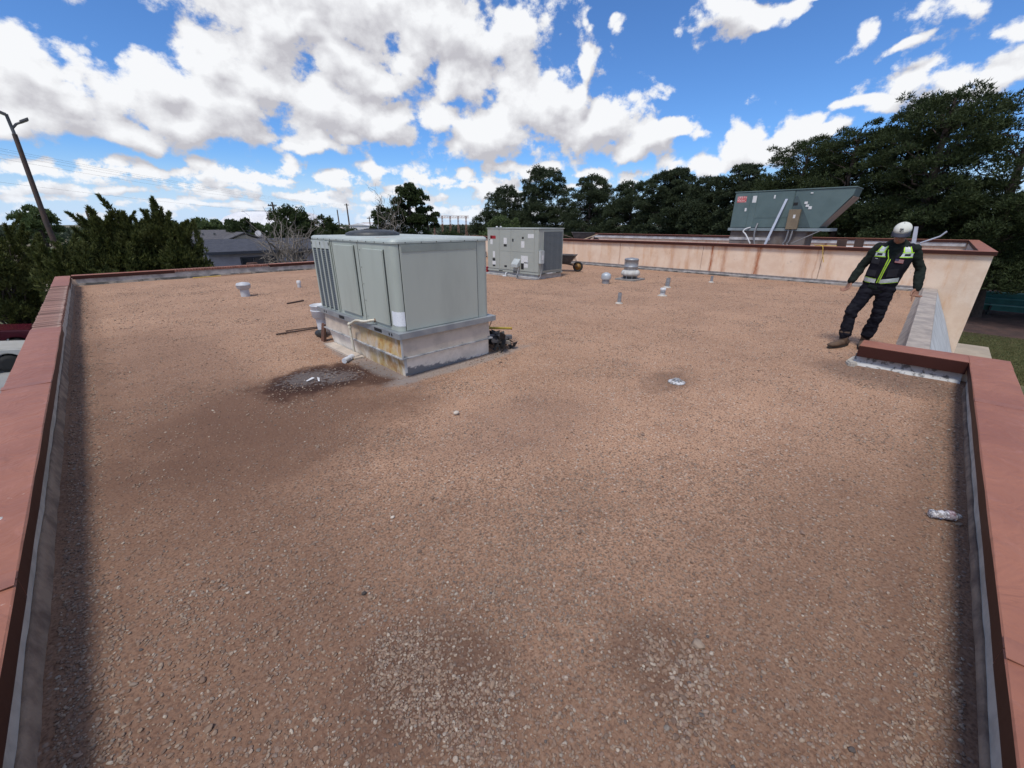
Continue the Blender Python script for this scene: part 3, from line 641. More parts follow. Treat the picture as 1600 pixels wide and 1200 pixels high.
# ---- second unit
u2 = thing('rooftop_unit', 'square grey green unit with a red label and a louvered coil side', 'air conditioner', (10.7, 10.2, 0))
X0, X1, Y0, Y1 = 10.1, 11.31, 9.0, 11.43
AC3 = M('unit_two_paint', (.35, .37, .335), (.325, .345, .31), scale=1.5, rough=.45, bump=.04)
mk('cabinet', MB().box(X0, X1, Y0, Y1, .195, 1.525), AC3, u2, bevel=.012)
mk('top_cap', MB().box(X0-.02, X1+.02, Y0-.02, Y1+.02, 1.527, 1.56), M('unit_two_cap', (.40,.43,.40), rough=.5), u2, bevel=.008)
mk('base_rail', MB().box(X0-.012, X1+.012, Y0-.012, Y1+.012, .135, .193), AC3, u2, bevel=.004, seg=1)
mk('curb', MB().box(X0+.03, X1-.0, Y0+.04, Y1+.25, -.02, .132), M('curb_metal', (.42,.415,.405), (.30,.29,.28), scale=5, rough=.6), u2, bevel=.005, seg=1)
mk('curb', MB().box(X0-.10, X0+.025, Y0-.02, Y1+.25, -.02, .06), M('curb_metal', (0,0,0)), u2, 'low ledge', bevel=.005, seg=1)
# right face: coil louvers
mb = MB(); LVD = M('coil_louver', (.155, .165, .165), (.13,.14,.14), scale=12, rough=.55)
mk('louver_backing', MB().box(X0+.20, X1-.06, Y0-.006, Y0-.001, .26, 1.45), BLK, u2)
for k in range(34):
    z = .265+k*.0348; o_ = MB().hexa([(X0+.205,Y0-.020,z),(X1-.065,Y0-.020,z),(X1-.065,Y0-.007,z+.016),(X0+.205,Y0-.007,z+.016),(X0+.205,Y0-.018,z+.010),(X1-.065,Y0-.018,z+.010),(X1-.065,Y0-.007,z+.028),(X0+.205,Y0-.007,z+.028)])
    if k == 0: sl0 = mk('louver_slat', o_, LVD, u2)
    else: share(sl0, 'louver_slat', (0, 0, k*.0348), u2)
for a in ((X0+.185, X0+.20, .245, 1.465), (X1-.06, X1-.045, .245, 1.465)): mk('louver_frame', MB().box(a[0], a[1], Y0-.022, Y0-.001, a[2], a[3]), AC3, u2)
for a in ((.245, .259), (1.452, 1.466)): mk('louver_frame', MB().box(X0+.201, X1-.061, Y0-.022, Y0-.001, *a), AC3, u2)
# left face panels
def face2(y0, y1, z0, z1, nm='access_panel'): mk(nm, MB().box(X0-.009, X0-.001, y0, y1, z0, z1), AC3, u2, bevel=.003, seg=1)
y_of = lambda zx: 9.03+(500-zx)/(500-115)*(11.40-9.03)
face2(y_of(210)+.004, 11.42, .22, 1.51); face2(y_of(302)+.004, y_of(210)-.004, .82, 1.51); face2(y_of(302)+.004, y_of(210)-.004, .22, .812)
face2(y_of(474)+.004, y_of(302)-.004, .82, 1.51); face2(y_of(474)+.004, y_of(302)-.004, .22, .812); face2(9.01, y_of(474)-.004, .22, 1.51, 'corner_post')
z_of = lambda zy, zx: .19+(480-(500-zx)*.07-zy)/345*1.34
def lab(zx0, zx1, zy0, zy1, mat, nm='label_plate', lb=None):
    mk(nm, MB().box(X0-.0125, X0-.0095, y_of(zx1), y_of(zx0), z_of(zy1, zx0), z_of(zy0, zx0)), mat, u2, lb)
RED = M('red_label', (.35,.012,.018), rough=.4, bump=0); WH = M('white_label', (.66,.67,.66), (.40,.41,.41), scale=60, rough=.5, lo=.55, hi=.62, bump=0)
lab(135, 180, 167, 193, RED, lb='red maker plate')
lab(137, 148, 172, 188, M('pink_mark', (.72,.45,.42), rough=.4, bump=0), 'plate_mark')
bpy_lab = [(135,155,200,240),(245,270,190,240),(380,404,222,274),(428,470,168,200),(155,173,300,352),(150,178,385,415),(380,430,338,398),(402,430,392,435)]
for (a, b, c1, c2) in bpy_lab: lab(a, b, c1, c2, WH)
for (a, b, c1, c2) in [(246,269,243,262),(385,398,188,204),(312,322,200,224),(152,174,360,383),(153,173,418,430),(250,270,420,436),(380,400,402,450)]: lab(a, b, c1, c2, BLK, 'dark_patch')
for y0, y1 in ((y_of(235), y_of(205)), (y_of(350), y_of(322))): mk('slot', MB().box(X0-.0150, X0-.0125, y0, y1, .15, .178), BLK, u2)
for x0, x1 in ((X0+.12, X0+.34), (X0+.88, X0+1.12)): mk('slot', MB().box(x0, x1, Y0-.0148, Y0-.0123, .15, .178), BLK, u2)
for x0 in (X0+.42,): mk('label_plate', MB().box(x0, x0+.28, Y0-.0148, Y0-.0123, .15, .18), WH, u2)
# disconnect box, angled exhaust hood, conduit
mk('disconnect_box', MB().box(X0-.03, X0+.14, Y0-.12, Y0-.0235, .50, .90), M('light_box', (.46,.49,.48), rough=.5), u2, bevel=.01)
mk('box_label', MB().box(X0+.02, X0+.10, Y0-.123, Y0-.1205, .62, .76), WH, u2)
mb = MB(); mb.prism([(X0-.010,y_of(375),.38),(X0-.16,y_of(375),.33),(X0-.16,y_of(375),.43),(X0-.010,y_of(375),.60)], (0, .30, 0)); mk('vent_hood', mb, M('light_box', (0,0,0)), u2, bevel=.004, seg=1)
pp = bez([(X0+.06,Y0-.07,.50),(X0+.05,Y0-.08,.2),(X0-.10,Y0-.05,.03),(X0-.30,Y0+.35,.02),(X0-.33,Y0+.65,.03),(X0-.2,Y0+.75,.15),(X0-.10,Y0+.78,.33)], 6)
mk('conduit', MB().tube(pp, .014, 8), M('conduit_grey', (.25,.25,.26), rough=.5, metal=.3), u2)
mb = MB(); mb.tube([(X0-.10,10.35,.13),(X0-.16,10.35,.12),(X0-.17,10.35,.0)], .022, 8); mb.tube([(X0-.17,10.30,.015),(X0-.17,10.48,.015)], .025, 8); mk('trap_pipe', mb, M('white_pvc', (.62,.63,.64), rough=.45), u2)
mb = MB(); mb.tube([(X0-.25,9.72,.0),(X0-.25,9.72,.11)], .02, 8); mb.ball((X0-.25,9.72,.05), .04); mk('trap_pipe', mb, M('dark_pipe', (.06,.06,.06), rough=.6), u2)
mk('red_bucket_lid', MB().box(X0-.05, X0+.10, 11.45, 11.70, .02, .24), M('red_label', (0,0,0)), u2, bevel=.01)
for k in range(2): mk('lifting_eye', MB().ball((X0+.1, 11.05-k*.2, 1.585), (.03,.05,.028), 8, 6), M('white_pvc', (0,0,0)), u2)

# ---- third unit on the tan roof
u3 = thing('rooftop_unit', 'long teal green unit with slanted intake hood standing on the upper roof', 'air conditioner', (19.6, 4.5, .64))
TEAL = M('teal_paint', (.105, .155, .155), (.085, .13, .13), scale=1.5, rough=.5, bump=.05, rnd=0)
TEALD = M('teal_dark', (.045, .07, .078), (.06,.09,.095), scale=3, rough=.5)
XF, XB = 19.0, 20.35
mk('cabinet', MB().box(XF, XB, 4.37, 6.44, 1.535, 2.83), TEAL, u3, bevel=.01)
hood = [(XF+.002, 4.365, 1.545), (XF+.002, 3.40, 1.545), (XF+.002, 2.66, 2.60), (XF+.002, 2.62, 2.835), (XF+.002, 4.365, 2.835)]
mk('intake_hood', MB().prism(hood[::-1], (XB-XF-.004, 0, 0)), TEAL, u3, bevel=.008, seg=1)
mk('hood_underside', MB().hexa([(XF+.05,3.385,1.60),(XB-.05,3.385,1.60),(XB-.05,2.645,2.57),(XF+.05,2.645,2.57),(XF+.05,3.365,1.59),(XB-.05,3.365,1.59),(XB-.05,2.63,2.56),(XF+.05,2.63,2.56)]), M('hood_mesh', (.24,.19,.16), (.30,.24,.21), scale=6, rough=.8), u3)
mk('top_cap', MB().box(XF-.025, XB+.02, 2.60, 6.47, 2.838, 2.875), TEAL, u3, bevel=.005, seg=1)
mk('base_rail', MB().box(XF-.03, XB+.03, 3.05, 6.50, 1.43, 1.53), M('rail_bluegrey', (.22,.27,.29), rough=.5), u3, bevel=.006, seg=1)
mk('curb', MB().box(XF+.08, XB-.08, 3.75, 6.40, .642, 1.428), M('brown_curb', (.12,.095,.08), (.17,.15,.14), scale=3, rough=.8), u3)
mk('curb_band', MB().box(XF+.06, XF+.079, 4.9, 6.42, 1.08, 1.18), M('bright_flashing', (0,0,0)), u3)
y3 = lambda zx: 6.44-(zx-135)/(1000-135)*(6.44-3.40)      # zoomed pixels along the bottom line
def f3(y0, y1, z0, z1, nm='access_panel', mt=None, p=.012): mk(nm, MB().box(XF-p, XF-.001, y0, y1, z0, z1), mt or TEAL, u3, bevel=.003, seg=1)
f3(5.86, 6.42, 1.56, 2.81); f3(5.62, 5.84, 1.56, 2.81); f3(4.39, 5.60, 1.90, 2.81); f3(4.39, 5.60, 1.56, 1.885)
tri = MB().prism([(XF-.010, 4.36, 2.62), (XF-.010, 4.36, 1.56), (XF-.010, 3.66, 1.56), (XF-.010, 4.28, 2.64)], (.008, 0, 0)); mk('dark_panel', tri, TEALD, u3)
f3(4.22, 4.36, 2.32, 2.42, 'grille_opening', BLK, .016)
f3(4.05, 4.42, 1.50, 2.18, 'control_box', M('tan_box', (.20,.155,.10), (.17,.13,.085), scale=4, rough=.6), .14)
mk('box_label', MB().box(XF-.145, XF-.141, 4.18, 4.25, 1.88, 2.0), WH, u3)
SALM = M('red_white_label', (.62,.42,.40), (.50,.10,.10), scale=22, rough=.5, lo=.45, hi=.52, bump=0)
def l3(y0, y1, z0, z1, mt=WH): mk('label_plate', MB().box(XF-.0165, XF-.0125, y0, y1, z0, z1), mt, u3)
l3(6.0, 6.34, 2.48, 2.70, SALM); l3(5.64, 5.78, 2.46, 2.70); l3(5.93, 6.0, 2.15, 2.27); l3(5.0, 5.05, 2.58, 2.70)
l3(3.92, 4.02, 2.36, 2.44); l3(3.86, 3.96, 2.26, 2.34); l3(3.76, 3.86, 2.18, 2.28); l3(3.82, 3.90, 2.70, 2.74)
mk('leaning_rail', MB().hexa([(18.55,5.02,.645),(18.60,5.02,.645),(18.60,4.94,.645),(18.55,4.94,.645),(18.93,4.64,2.55),(18.975,4.64,2.55),(18.975,4.56,2.55),(18.93,4.56,2.55)]), M('pale_steel', (.50,.53,.60), rough=.4, metal=.2), u3)
mb = MB(); mb.tube(bez([(XF-.02,5.66,1.55),(18.85,5.78,1.50),(18.8,5.84,1.40),(18.8,5.72,1.28),(18.8,5.5,.95)], 4), .028, 8); mk('white_trap', mb, M('white_pvc', (0,0,0)), u3)
mb = MB(); mb.tube(bez([(XF-.03,5.42,1.70),(18.86,5.44,1.4),(18.86,5.38,1.0),(18.8,5.2,.66)], 5), .032, 8); mk('flexible_conduit', mb, M('conduit_grey', (0,0,0)), u3)
for y in (4.30, 4.17):
    mb = MB(); mb.tube(bez([(XF-.08,y,1.50),(18.9,y+.03,1.1),(18.9,y+.08,.95),(18.85,y-.15,.75)], 5), .03, 8); mk('conduit', mb, M('conduit_grey', (0,0,0)), u3)
mk('brace', MB().tube([(18.95,3.3,1.46),(18.85,4.1,1.0)], .018, 6), M('conduit_grey', (0,0,0)), u3)

# ================================================================== THINGS ON THE ROOF
PG = M('plumbing_grey_white', (.50,.51,.53), (.40,.41,.43), scale=9, rough=.6)
ZG = M('zinc', (.34,.35,.37), (.26,.27,.28), scale=14, rough=.5, metal=.5)
def collar(mb, x, y, r): mb.lathe((x, y, -.01), [(r*2.1, 0), (r*1.9, .02), (r*1.1, .04)], 16)
t_ = thing('roof_vent', 'wide capped white vent nearest the junipers on the left', 'roof vent', (2.48, 11.95, 0), 'vents on the gravel roof')
mk('vent_pipe', MB().lathe((2.48,11.95,-.01), [(.10,0),(.098,.2)], 20), PG, t_)
mk('vent_hat', MB().lathe((2.48,11.95,.19), [(.13,0),(.155,.03),(.155,.08),(.165,.085),(.155,.10),(.14,.135),(.0001,.165)], 24), PG, t_)
t_ = thing('vent_pipe', 'small white pipe stub behind the big unit', 'pipe', (3.985, 12.635, 0), 'pipes on the gravel roof')
mk('pipe_body', MB().lathe((3.985,12.635,-.01), [(.048,0),(.046,.12)], 14), PG, t_); mk('pipe_cap', MB().lathe((3.985,12.635,.112), [(.056,0),(.056,.06),(.045,.075),(.0001,.078)], 14), M('cap_white', (.62,.62,.62), rough=.5), t_)
t_ = thing('turbine_vent', 'round metal turbine vent on a flat square base', 'roof vent', (12.21, 6.91, 0), 'vents on the gravel roof')
mk('vent_base', MB().box(11.86,12.56,6.56,7.26,-.02,.045), M('aged_base', (.28,.26,.24), (.20,.19,.18), scale=8, rough=.7), t_, bevel=.01)
mb = MB(); mb.lathe((12.21,6.91,.046), [(.20,0),(.19,.10)], 20); mk('vent_neck', mb, M('dark_neck', (.08,.075,.07), rough=.7), t_)
for k in range(8):
    a = k*math.pi/4; mk('vent_strut', MB().box(12.21+.22*math.cos(a)-.012,12.21+.22*math.cos(a)+.012,6.91+.22*math.sin(a)-.012,6.91+.22*math.sin(a)+.012,.046,.14), ZG, t_)
mk('vent_skirt', MB().lathe((12.21,6.91,.13), [(.24,0),(.29,.03),(.30,.08),(.27,.15),(.22,.18)], 28), M('white_skirt', (.55,.55,.52), (.40,.39,.36), scale=8, rough=.6), t_)
mk('vent_drum', MB().lathe((12.21,6.91,.305), [(.215,0),(.215,.10),(.222,.105),(.215,.11),(.215,.30),(.222,.305),(.225,.33),(.20,.355),(.0001,.385)], 28), ZG, t_)
t_ = thing('roof_vent', 'small round zinc vent left of the turbine vent', 'roof vent', (10.87, 6.95, 0), 'vents on the gravel roof')
mk('vent_pipe', MB().lathe((10.87,6.95,-.01), [(.11,0),(.11,.14)], 20), ZG, t_)
mk('vent_hat', MB().lathe((10.87,6.95,.13), [(.14,0),(.145,.02),(.145,.11),(.13,.15),(.06,.19),(.0001,.20)], 22), M('zinc_light', (.46,.50,.53), rough=.5, metal=.3), t_)
def pipe(x, y, h, r, label, mt, tilt=(0,0), cap=False, ring=False):
    t_ = thing('vent_pipe', label, 'pipe', (x, y, 0), 'pipes on the gravel roof'); mb = MB()
    mb.tube([(x,y,-.02),(x+tilt[0],y+tilt[1],h)], r, 12, cap=True); mk('pipe_body', mb, mt, t_)
    mb = MB(); collar(mb, x, y, r); mk('pipe_collar', mb, FLASH, t_)
    if cap: mk('pipe_cap', MB().lathe((x+tilt[0], y+tilt[1], h-.05), [(r*1.18,0),(r*1.18,.05),(.0001,.056)], 12), M('cap_white', (0,0,0)), t_)
    else: mk('pipe_mouth', MB().lathe((x+tilt[0], y+tilt[1], h+.001), [(r*.8,0),(.0001,.0005)], 12), BLK, t_)
    if ring: mk('pipe_ring', MB().lathe((x, y, .08), [(r*1.1,0),(r*1.1,.03)], 12), ZG, t_)
pipe(8.25, 4.88, .24, .042, 'thin grey pipe standing alone in mid roof', ZG, (.01,.0))
pipe(11.43, 5.27, .26, .058, 'taller of two close grey pipes right of the turbine vent', ZG, (.01,-.01), ring=True)
pipe(9.97, 4.69, .19, .058, 'shorter white capped pipe, nearer of the two close pipes', PG, cap=True, ring=True)
pipe(13.45, 4.81, .19, .04, 'grey pipe close to the foot of the rust streaked wall', ZG)
# drain with white strainer
t_ = thing('roof_drain', 'small white roof drain in a dark dirt patch in mid roof', 'drain', (4.37, 1.75, 0))
mk('drain_ring', MB().lathe((4.37,1.75,-.005), [(.085,0),(.095,.012),(.075,.022),(.045,.02)], 18), M('drain_white', (.55,.55,.56), (.20,.18,.17), scale=25, rough=.7, lo=.5, hi=.6), t_)
mb = MB()
for k in range(6):
    a = k*math.pi/3; mb.tube(bez([(4.37+.05*math.cos(a),1.75+.05*math.sin(a),.012),(4.37+.035*math.cos(a),1.75+.035*math.sin(a),.04),(4.37,1.75,.045)], 3), .006, 5)
mk('strainer', mb, M('strainer_grey', (.30,.30,.31), rough=.7), t_)
# buckets beside the big unit
t_ = thing('bucket', 'stacked white plastic buckets beside the louvered side of the big unit', 'bucket', (2.37, 6.72, 0))
BW = M('bucket_white', (.66,.68,.72), (.50,.52,.55), scale=6, rough=.4)
mk('bucket_body', MB().lathe((2.37,6.72,.06), [(.085,0),(.10,.27)], 20), BW, t_)
mk('bucket_body', MB().lathe((2.37,6.72,.285), [(.115,0),(.14,.02),(.145,.19),(.15,.195),(.15,.21),(.138,.21),(.128,.08),(.0001,.075)], 22), BW, t_, 'upper bucket')
mk('bucket_rim', MB().lathe((2.37,6.72,.40), [(.147,0),(.152,.01),(.147,.02)], 22), BW, t_)
t_ = thing('rubber_boot', 'black rubber lump at the foot of the white buckets', 'rubbish', (2.34, 6.62, 0))
mb = MB(); mb.ball((2.30,6.68,.05), (.09,.13,.055)); mb.ball((2.27,6.58,.06), (.05,.06,.07)); mk('rubber_body', mb, M('black_rubber', (.018,.018,.018), (.03,.03,.03), rough=.6), t_)
t_ = tag(mk('board', MB().hexa([(2.19,6.42,.0),(2.23,6.42,.0),(2.23,6.30,.0),(2.19,6.30,.0),(2.235,6.40,.27),(2.26,6.40,.27),(2.26,6.30,.26),(2.235,6.30,.26)]), M('rusty_board', (.14,.06,.035), (.09,.045,.03), scale=8, rough=.8)), 'rusty brown board leaning on the curb by the buckets', 'board')
def rod(nm, a, b, r, label, mt, cat='rod', grp='rods lying on the gravel'):
    tag(mk(nm, MB().tube([a, b], r, 6), mt), label, cat, grp)
RST = M('dark_rusty_steel', (.075,.045,.035), (.05,.03,.025), scale=12, rough=.8)
rod('steel_rod', (1.80,7.24,.02), (2.62,7.10,.04), .014, 'longer rusty rod lying by the buckets', RST)
rod('steel_rod', (1.98,7.38,.018), (2.68,7.22,.03), .010, 'thinner rusty rod just behind the longer one', RST)
rod('steel_rod', (2.85,10.06,.018), (3.26,10.22,.018), .018, 'short dark rod lying alone between buckets and pipe stub', RST)
rod('yellow_strap', (2.2,17.25,.02), (3.0,17.30,.02), .014, 'yellow strap on the gravel by the far parapet', M('yellow_tape', (.60,.40,.07), rough=.6), 'strap', None)
rod('wooden_lath', (3.02,17.30,.02), (3.95,17.47,.02), .012, 'thin brownish lath beyond the yellow strap', M('lath_wood', (.33,.20,.13), rough=.8), 'lath', None)
# white PVC coupling, bits of plastic in the wet patch
t_ = thing('pipe_coupling', 'loose white pipe coupling lying by the curb', 'pipe fitting', (2.03, 5.12, 0))
mb = MB(); mb.tube([(1.97,5.07,.035),(2.03,5.11,.036)], .035, 14); mb.tube([(2.03,5.11,.036),(2.07,5.14,.036)], .027, 14); mb.tube([(2.07,5.14,.036),(2.13,5.18,.036)], .035, 14)
mk('coupling_body', mb, M('bucket_white', (0,0,0)), t_)
for (x, y, a, lb) in ((1.43,4.73,.3,'left white plastic scrap in the wet patch'),(1.50,4.66,1.2,'right white plastic scrap in the wet patch')):
    mb = MB(); mb.add([(x-.05*math.cos(a),y-.05*math.sin(a),.012),(x+.05*math.cos(a),y+.05*math.sin(a),.02),(x+.05*math.cos(a)-.02,y+.05*math.sin(a)+.02,.03),(x-.05*math.cos(a)-.01,y-.05*math.sin(a)+.02,.012)], [(0,1,2,3),(3,2,1,0)])
    tag(mk('plastic_scrap', mb, M('scrap_white', (.7,.7,.72), rough=.5)), lb, 'litter', 'plastic scraps in the wet patch')
mb = MB(); mb.ball((2.07,2.84,.02), (.032,.024,.018), 8, 6)
tag(mk('pale_stone', mb, M('pale_stone', (.58,.50,.42), rough=.9)), 'single pale stone on the gravel below the big unit', 'stone')
for (x, y, s, lb) in ((-.40+.52,1.95,.007,'small white stone near the left wall'),(.52,1.55,.010,'dark lump of gravel in the left foreground'),(.9,1.95,.011,'dark lump of gravel beyond the white stone')):
    mb = MB(); mb.ball((x,y,.008), (s*1.3,s,s*.7), 8, 6)
    tag(mk('stone', mb, M('pale_stone',(0,0,0)) if 'white' in lb else M('dark_lump', (.06,.05,.045), rough=.9)), lb, 'stone')
# crushed water bottle
t_ = thing('plastic_bottle', 'crushed clear plastic bottle lying by the right parapet', 'bottle', (3.27, -.42, 0))
m, t = newmat('clear_plastic'); pos = t.n('ShaderNodeTexCoord').outputs['Object']
gl = t.n('ShaderNodeBsdfGlass', {'Color': (.93,.95,.97,1), 'Roughness': .12, 'IOR': 1.35}); df = t.n('ShaderNodeBsdfPrincipled', {'Base Color': (.80,.80,.84,1), 'Roughness': .25})
mx = t.n('ShaderNodeMixShader', {0: t.ss(t.noise(pos, 60, 3), .40, .64, .15, .75)}); t.nt.links.new(gl.outputs[0], mx.inputs[1]); t.nt.links.new(df.outputs[0], mx.inputs[2]); t.n('ShaderNodeOutputMaterial', {'Surface': mx.outputs[0]})
ax = Vector((.5, -.86, .04)).normalized(); c0 = Vector((3.24,-.345,.036)); mb = MB()
mb.lathe(c0, [(.001,0),(.028,.004),(.033,.02),(.026,.045),(.034,.07),(.027,.09),(.033,.11),(.034,.13),(.031,.15),(.016,.18),(.013,.19),(.0001,.192)], 16, axis=ax)
for i, v_ in enumerate(mb.v): k_ = mnoise.noise(Vector(v_)*35)*.007; mb.v[i] = (v_[0]+k_, v_[1]-k_*.5, v_[2]+k_*.7)
mb.v = [tuple(Vector((3.27,-.42,.0))+(Vector(q_)-Vector((3.27,-.42,.0)))*.82) for q_ in mb.v]
mk('bottle_body', mb, m, t_)
mb = MB(); mb.lathe(c0+ax*.150+Vector((0,0,-.008)), [(.0125,0),(.0125,.016),(.0001,.0162)], 14, axis=ax); mk('bottle_cap', mb, M('bottle_cap_white', (.75,.75,.78), rough=.4), t_)
mb = MB(); mb.lathe(c0+ax*.10+Vector((0,0,-.006)), [(.0295,0),(.0295,.03)], 16, axis=ax); mk('bottle_label', mb, M('maroon_label', (.16,.06,.08), (.5,.45,.48), scale=40, rough=.4), t_)
# heap of torn flashing and a yellow level on the far side of the big unit
t_ = thing('scrap_heap', 'heap of torn black roofing scraps beside the big unit', 'scrap heap', (3.85, 4.2, 0))
BKM = M('torn_membrane', (.022,.021,.022), (.045,.042,.042), scale=14, rough=.75, bump=.6)
rs = random.Random(4)
for k in range(26):
    x = 3.70+rs.uniform(0,.33); y = 4.10+rs.uniform(-.16,.35); z0 = rs.uniform(.0,.2)*(1-abs(x-3.72)/.5); a = rs.uniform(0,3.14); L_ = rs.uniform(.09,.22); w_ = rs.uniform(.04,.09)
    dx, dy = math.cos(a), math.sin(a); mb = MB(); n = 5; vs = []
    for i in range(n):
        f = i/(n-1)-.5; zz = z0+.05+.05*math.sin(f*5+k)+rs.uniform(-.015,.015)
        for s_ in (-1, 1): vs.append((x+dx*L_*f-dy*w_*s_/2, y+dy*L_*f+dx*w_*s_/2, max(.005, zz+s_*rs.uniform(-.02,.03))))
    vs2 = [(a_, b_, c1_+.006) for a_, b_, c1_ in vs]
    fs = []
    for i in range(n-1): fs += [(2*i,2*i+1,2*i+3,2*i+2), (10+2*i,10+2*i+2,10+2*i+3,10+2*i+1)]
    for i in range(n-1): fs += [(2*i,2*i+2,10+2*i+2,10+2*i),(2*i+1,10+2*i+1,10+2*i+3,2*i+3)]
    mb.add(vs+vs2, fs); mk('membrane_scrap', mb, BKM, t_)
for a, b, w_, mt in (((3.66,4.2,.20),(3.98,4.02,.17),.05,M('grey_strip', (.13,.125,.13), rough=.6)),((3.68,4.12,.16),(3.93,4.0,.10),.045,M('tan_strip', (.28,.24,.20), rough=.8))):
    mb = MB(); A = Vector(a); B = Vector(b); s_ = Vector((0,.0,w_/2)); mb.prism([A-s_, B-s_, B+s_, A+s_], (.02,.03,.008)); mk('metal_strip', mb, mt, t_)
t_ = thing('spirit_level', 'yellow bar resting on the black scrap heap', 'level', (3.9, 4.2, .27))
A = Vector((3.62,4.52,.29)); B = Vector((4.06,4.13,.27)); mk('level_body', MB().tube([A, B], .017, 8), M('level_yellow', (.52,.38,.035), (.40,.28,.03), scale=9, rough=.5), t_); mk('level_end', MB().tube([B, B+(B-A).normalized()*.02], .021, 8), M('level_amber', (.42,.24,.03), rough=.5), t_)
rod('steel_rod', (3.80,4.34,.22), (3.90,4.35,.40), .006, 'thin dark rod sticking up behind the yellow bar', RST)
# wheelbarrows
def barrow(x, y, rz, label, z=0):
    t_ = thing('wheelbarrow', label, 'wheelbarrow', (x, y, z), 'wheelbarrows', local=True, rz=rz)
    T = M('tray_black', (.045,.045,.05), (.09,.085,.085), scale=5, rough=.5)
    a = [(-.45,-.24,.34),(.28,-.18,.30),(.28,.18,.30),(-.45,.24,.34)]; b = [(-.60,-.34,.62),(.50,-.32,.60),(.50,.32,.60),(-.60,.34,.62)]
    mb = MB(); mb.add(a+b, [(0,1,2,3),(0,4,5,1),(1,5,6,2),(2,6,7,3),(3,7,4,0)]); ai = [(p[0],p[1],p[2]+.01) for p in a]; bi = [(p[0]*.98,p[1]*.97,p[2]) for p in b]
    mb.add(ai+bi, [(3,2,1,0),(1,5,4,0),(2,6,5,1),(3,7,6,2),(0,4,7,3)]); mb.add(b+bi, [(k,(k+1)%4,4+(k+1)%4,4+k) for k in range(4)]); mk('tray', mb, T, t_)
    mk('tray_rim', MB().tube([(-.60,-.34,.62),(.50,-.32,.60),(.50,.32,.60),(-.60,.34,.62),(-.60,-.34,.62)], .011, 6), T, t_)
    for s in (-1, 1):
        mk('handle', MB().tube([(.58,.05*s,.20),(.2,.15*s,.28),(-.45,.22*s,.34),(-1.05,.27*s,.52)], .017, 7), M('frame_brown', (.10,.07,.05), rough=.6), t_)
        mk('leg', MB().tube([(-.25,.2*s,.32),(-.40,.22*s,.01),(-.5,.22*s,.01),(-.45,.21*s,.33)], .012, 6), M('frame_brown', (0,0,0)), t_)
        mk('brace', MB().tube([(.58,.06*s,.2),(.42,.14*s,.56)], .010, 6), M('frame_brown', (0,0,0)), t_)
    c = Vector((.58,0,.19)); W_ = MB(); W_.tube([c+Vector((.155*math.cos(a),0,.155*math.sin(a))) for a in np.linspace(0,2*math.pi,25)], .036, 8, cap=False)
    w_ = mk('wheel', W_, M('tyre_black', (.02,.02,.02), rough=.8), t_)
    mk('rim', MB().lathe(c-Vector((0,.02,0)), [(.03,-.01),(.03,.0),(.125,.005),(.125,.035),(.03,.04),(.03,.05)], 20, axis=Vector((0,1,0))), M('rim_orange', (.30,.16,.04), rough=.6), w_)
    return t_
barrow(12.62, 10.02, R(-62), 'black wheelbarrow standing on the gravel behind the square unit')
b2 = barrow(18.0, 13.0, R(-50), 'grey wheelbarrow on the upper roof beside a leaning board', .64); b2.scale = (1.05,)*3
tag(mk('plank', MB().hexa([(17.2,13.5,.66),(17.25,13.5,.66),(17.25,13.36,.66),(17.2,13.36,.66),(17.6,12.0,1.22),(17.65,12.0,1.22),(17.65,11.88,1.22),(17.6,11.88,1.22)]), M('weathered_plank', (.36,.27,.18), (.27,.20,.14), scale=4, rough=.85)), 'weathered plank leaning beside the upper wheelbarrow', 'plank')
for (y0, y1, lb) in ((2.10, 2.34, 'left brown board propped on the upper roof parapet'), (1.70, 1.92, 'right brown board propped on the upper roof parapet')):
    tag(mk('board', MB().hexa([(16.4,y0,.645),(16.44,y0,.645),(16.44,y1,.645),(16.4,y1,.645),(16.12,y0,1.26),(16.16,y0,1.26),(16.16,y1,1.26),(16.12,y1,1.26)]), M('brown_board', (.20,.13,.10), (.15,.10,.08), scale=5, rough=.85)), lb, 'board', 'boards on the upper roof')
mb = MB(); mb.tube(bez([(16.2,2.9,1.075),(15.6,2.75,1.085),(15.42,2.55,1.07),(15.405,2.50,.9),(15.40,2.42,.62)], 5), .011, 6)
mb.tube(bez([(15.7,2.25,1.08),(15.55,2.5,1.085),(15.75,2.75,1.08),(16.1,2.5,1.05)], 5), .012, 6)
tag(mk('yellow_rope', mb, M('yellow_tape', (0,0,0))), 'yellow rope tangled over the red coping', 'rope')
tag(mk('metal_bracket', MB().hexa([(19.98,.79,.645),(20.0,.79,.645),(20.0,.66,.645),(19.98,.66,.645),(19.98,.90,1.60),(20.0,.90,1.60),(20.0,.80,1.60),(19.98,.80,1.60)]).tube([(20.0,.62,1.08),(20.0,.20,1.30),(20.0,.08,1.46)], .028, 6).tube([(20.0,.62,1.08),(20.0,.5,.645)], .02, 6), M('pale_steel', (0,0,0))), 'bent pale metal bracket on the upper roof behind the worker', 'metal bracket')
mb = MB(); mb.box(22.3,22.7,9.75,9.95,.645,.74); tag(mk('white_scrap', mb, M('scrap_white', (0,0,0)), bevel=.02), 'white scrap lying on the upper roof', 'litter')
# upper roof clutter: pipes laid along the far parapet
for y0, y1, lb in ((1.0, 3.4, 'grey duct lying on the upper roof right of the teal unit'),):
    mb = MB(); mb.tube([(21.5,y0,.78),(21.5,y1,.78)], .10, 10); tag(mk('duct', mb, M('bright_flashing', (0,0,0))), lb, 'duct')
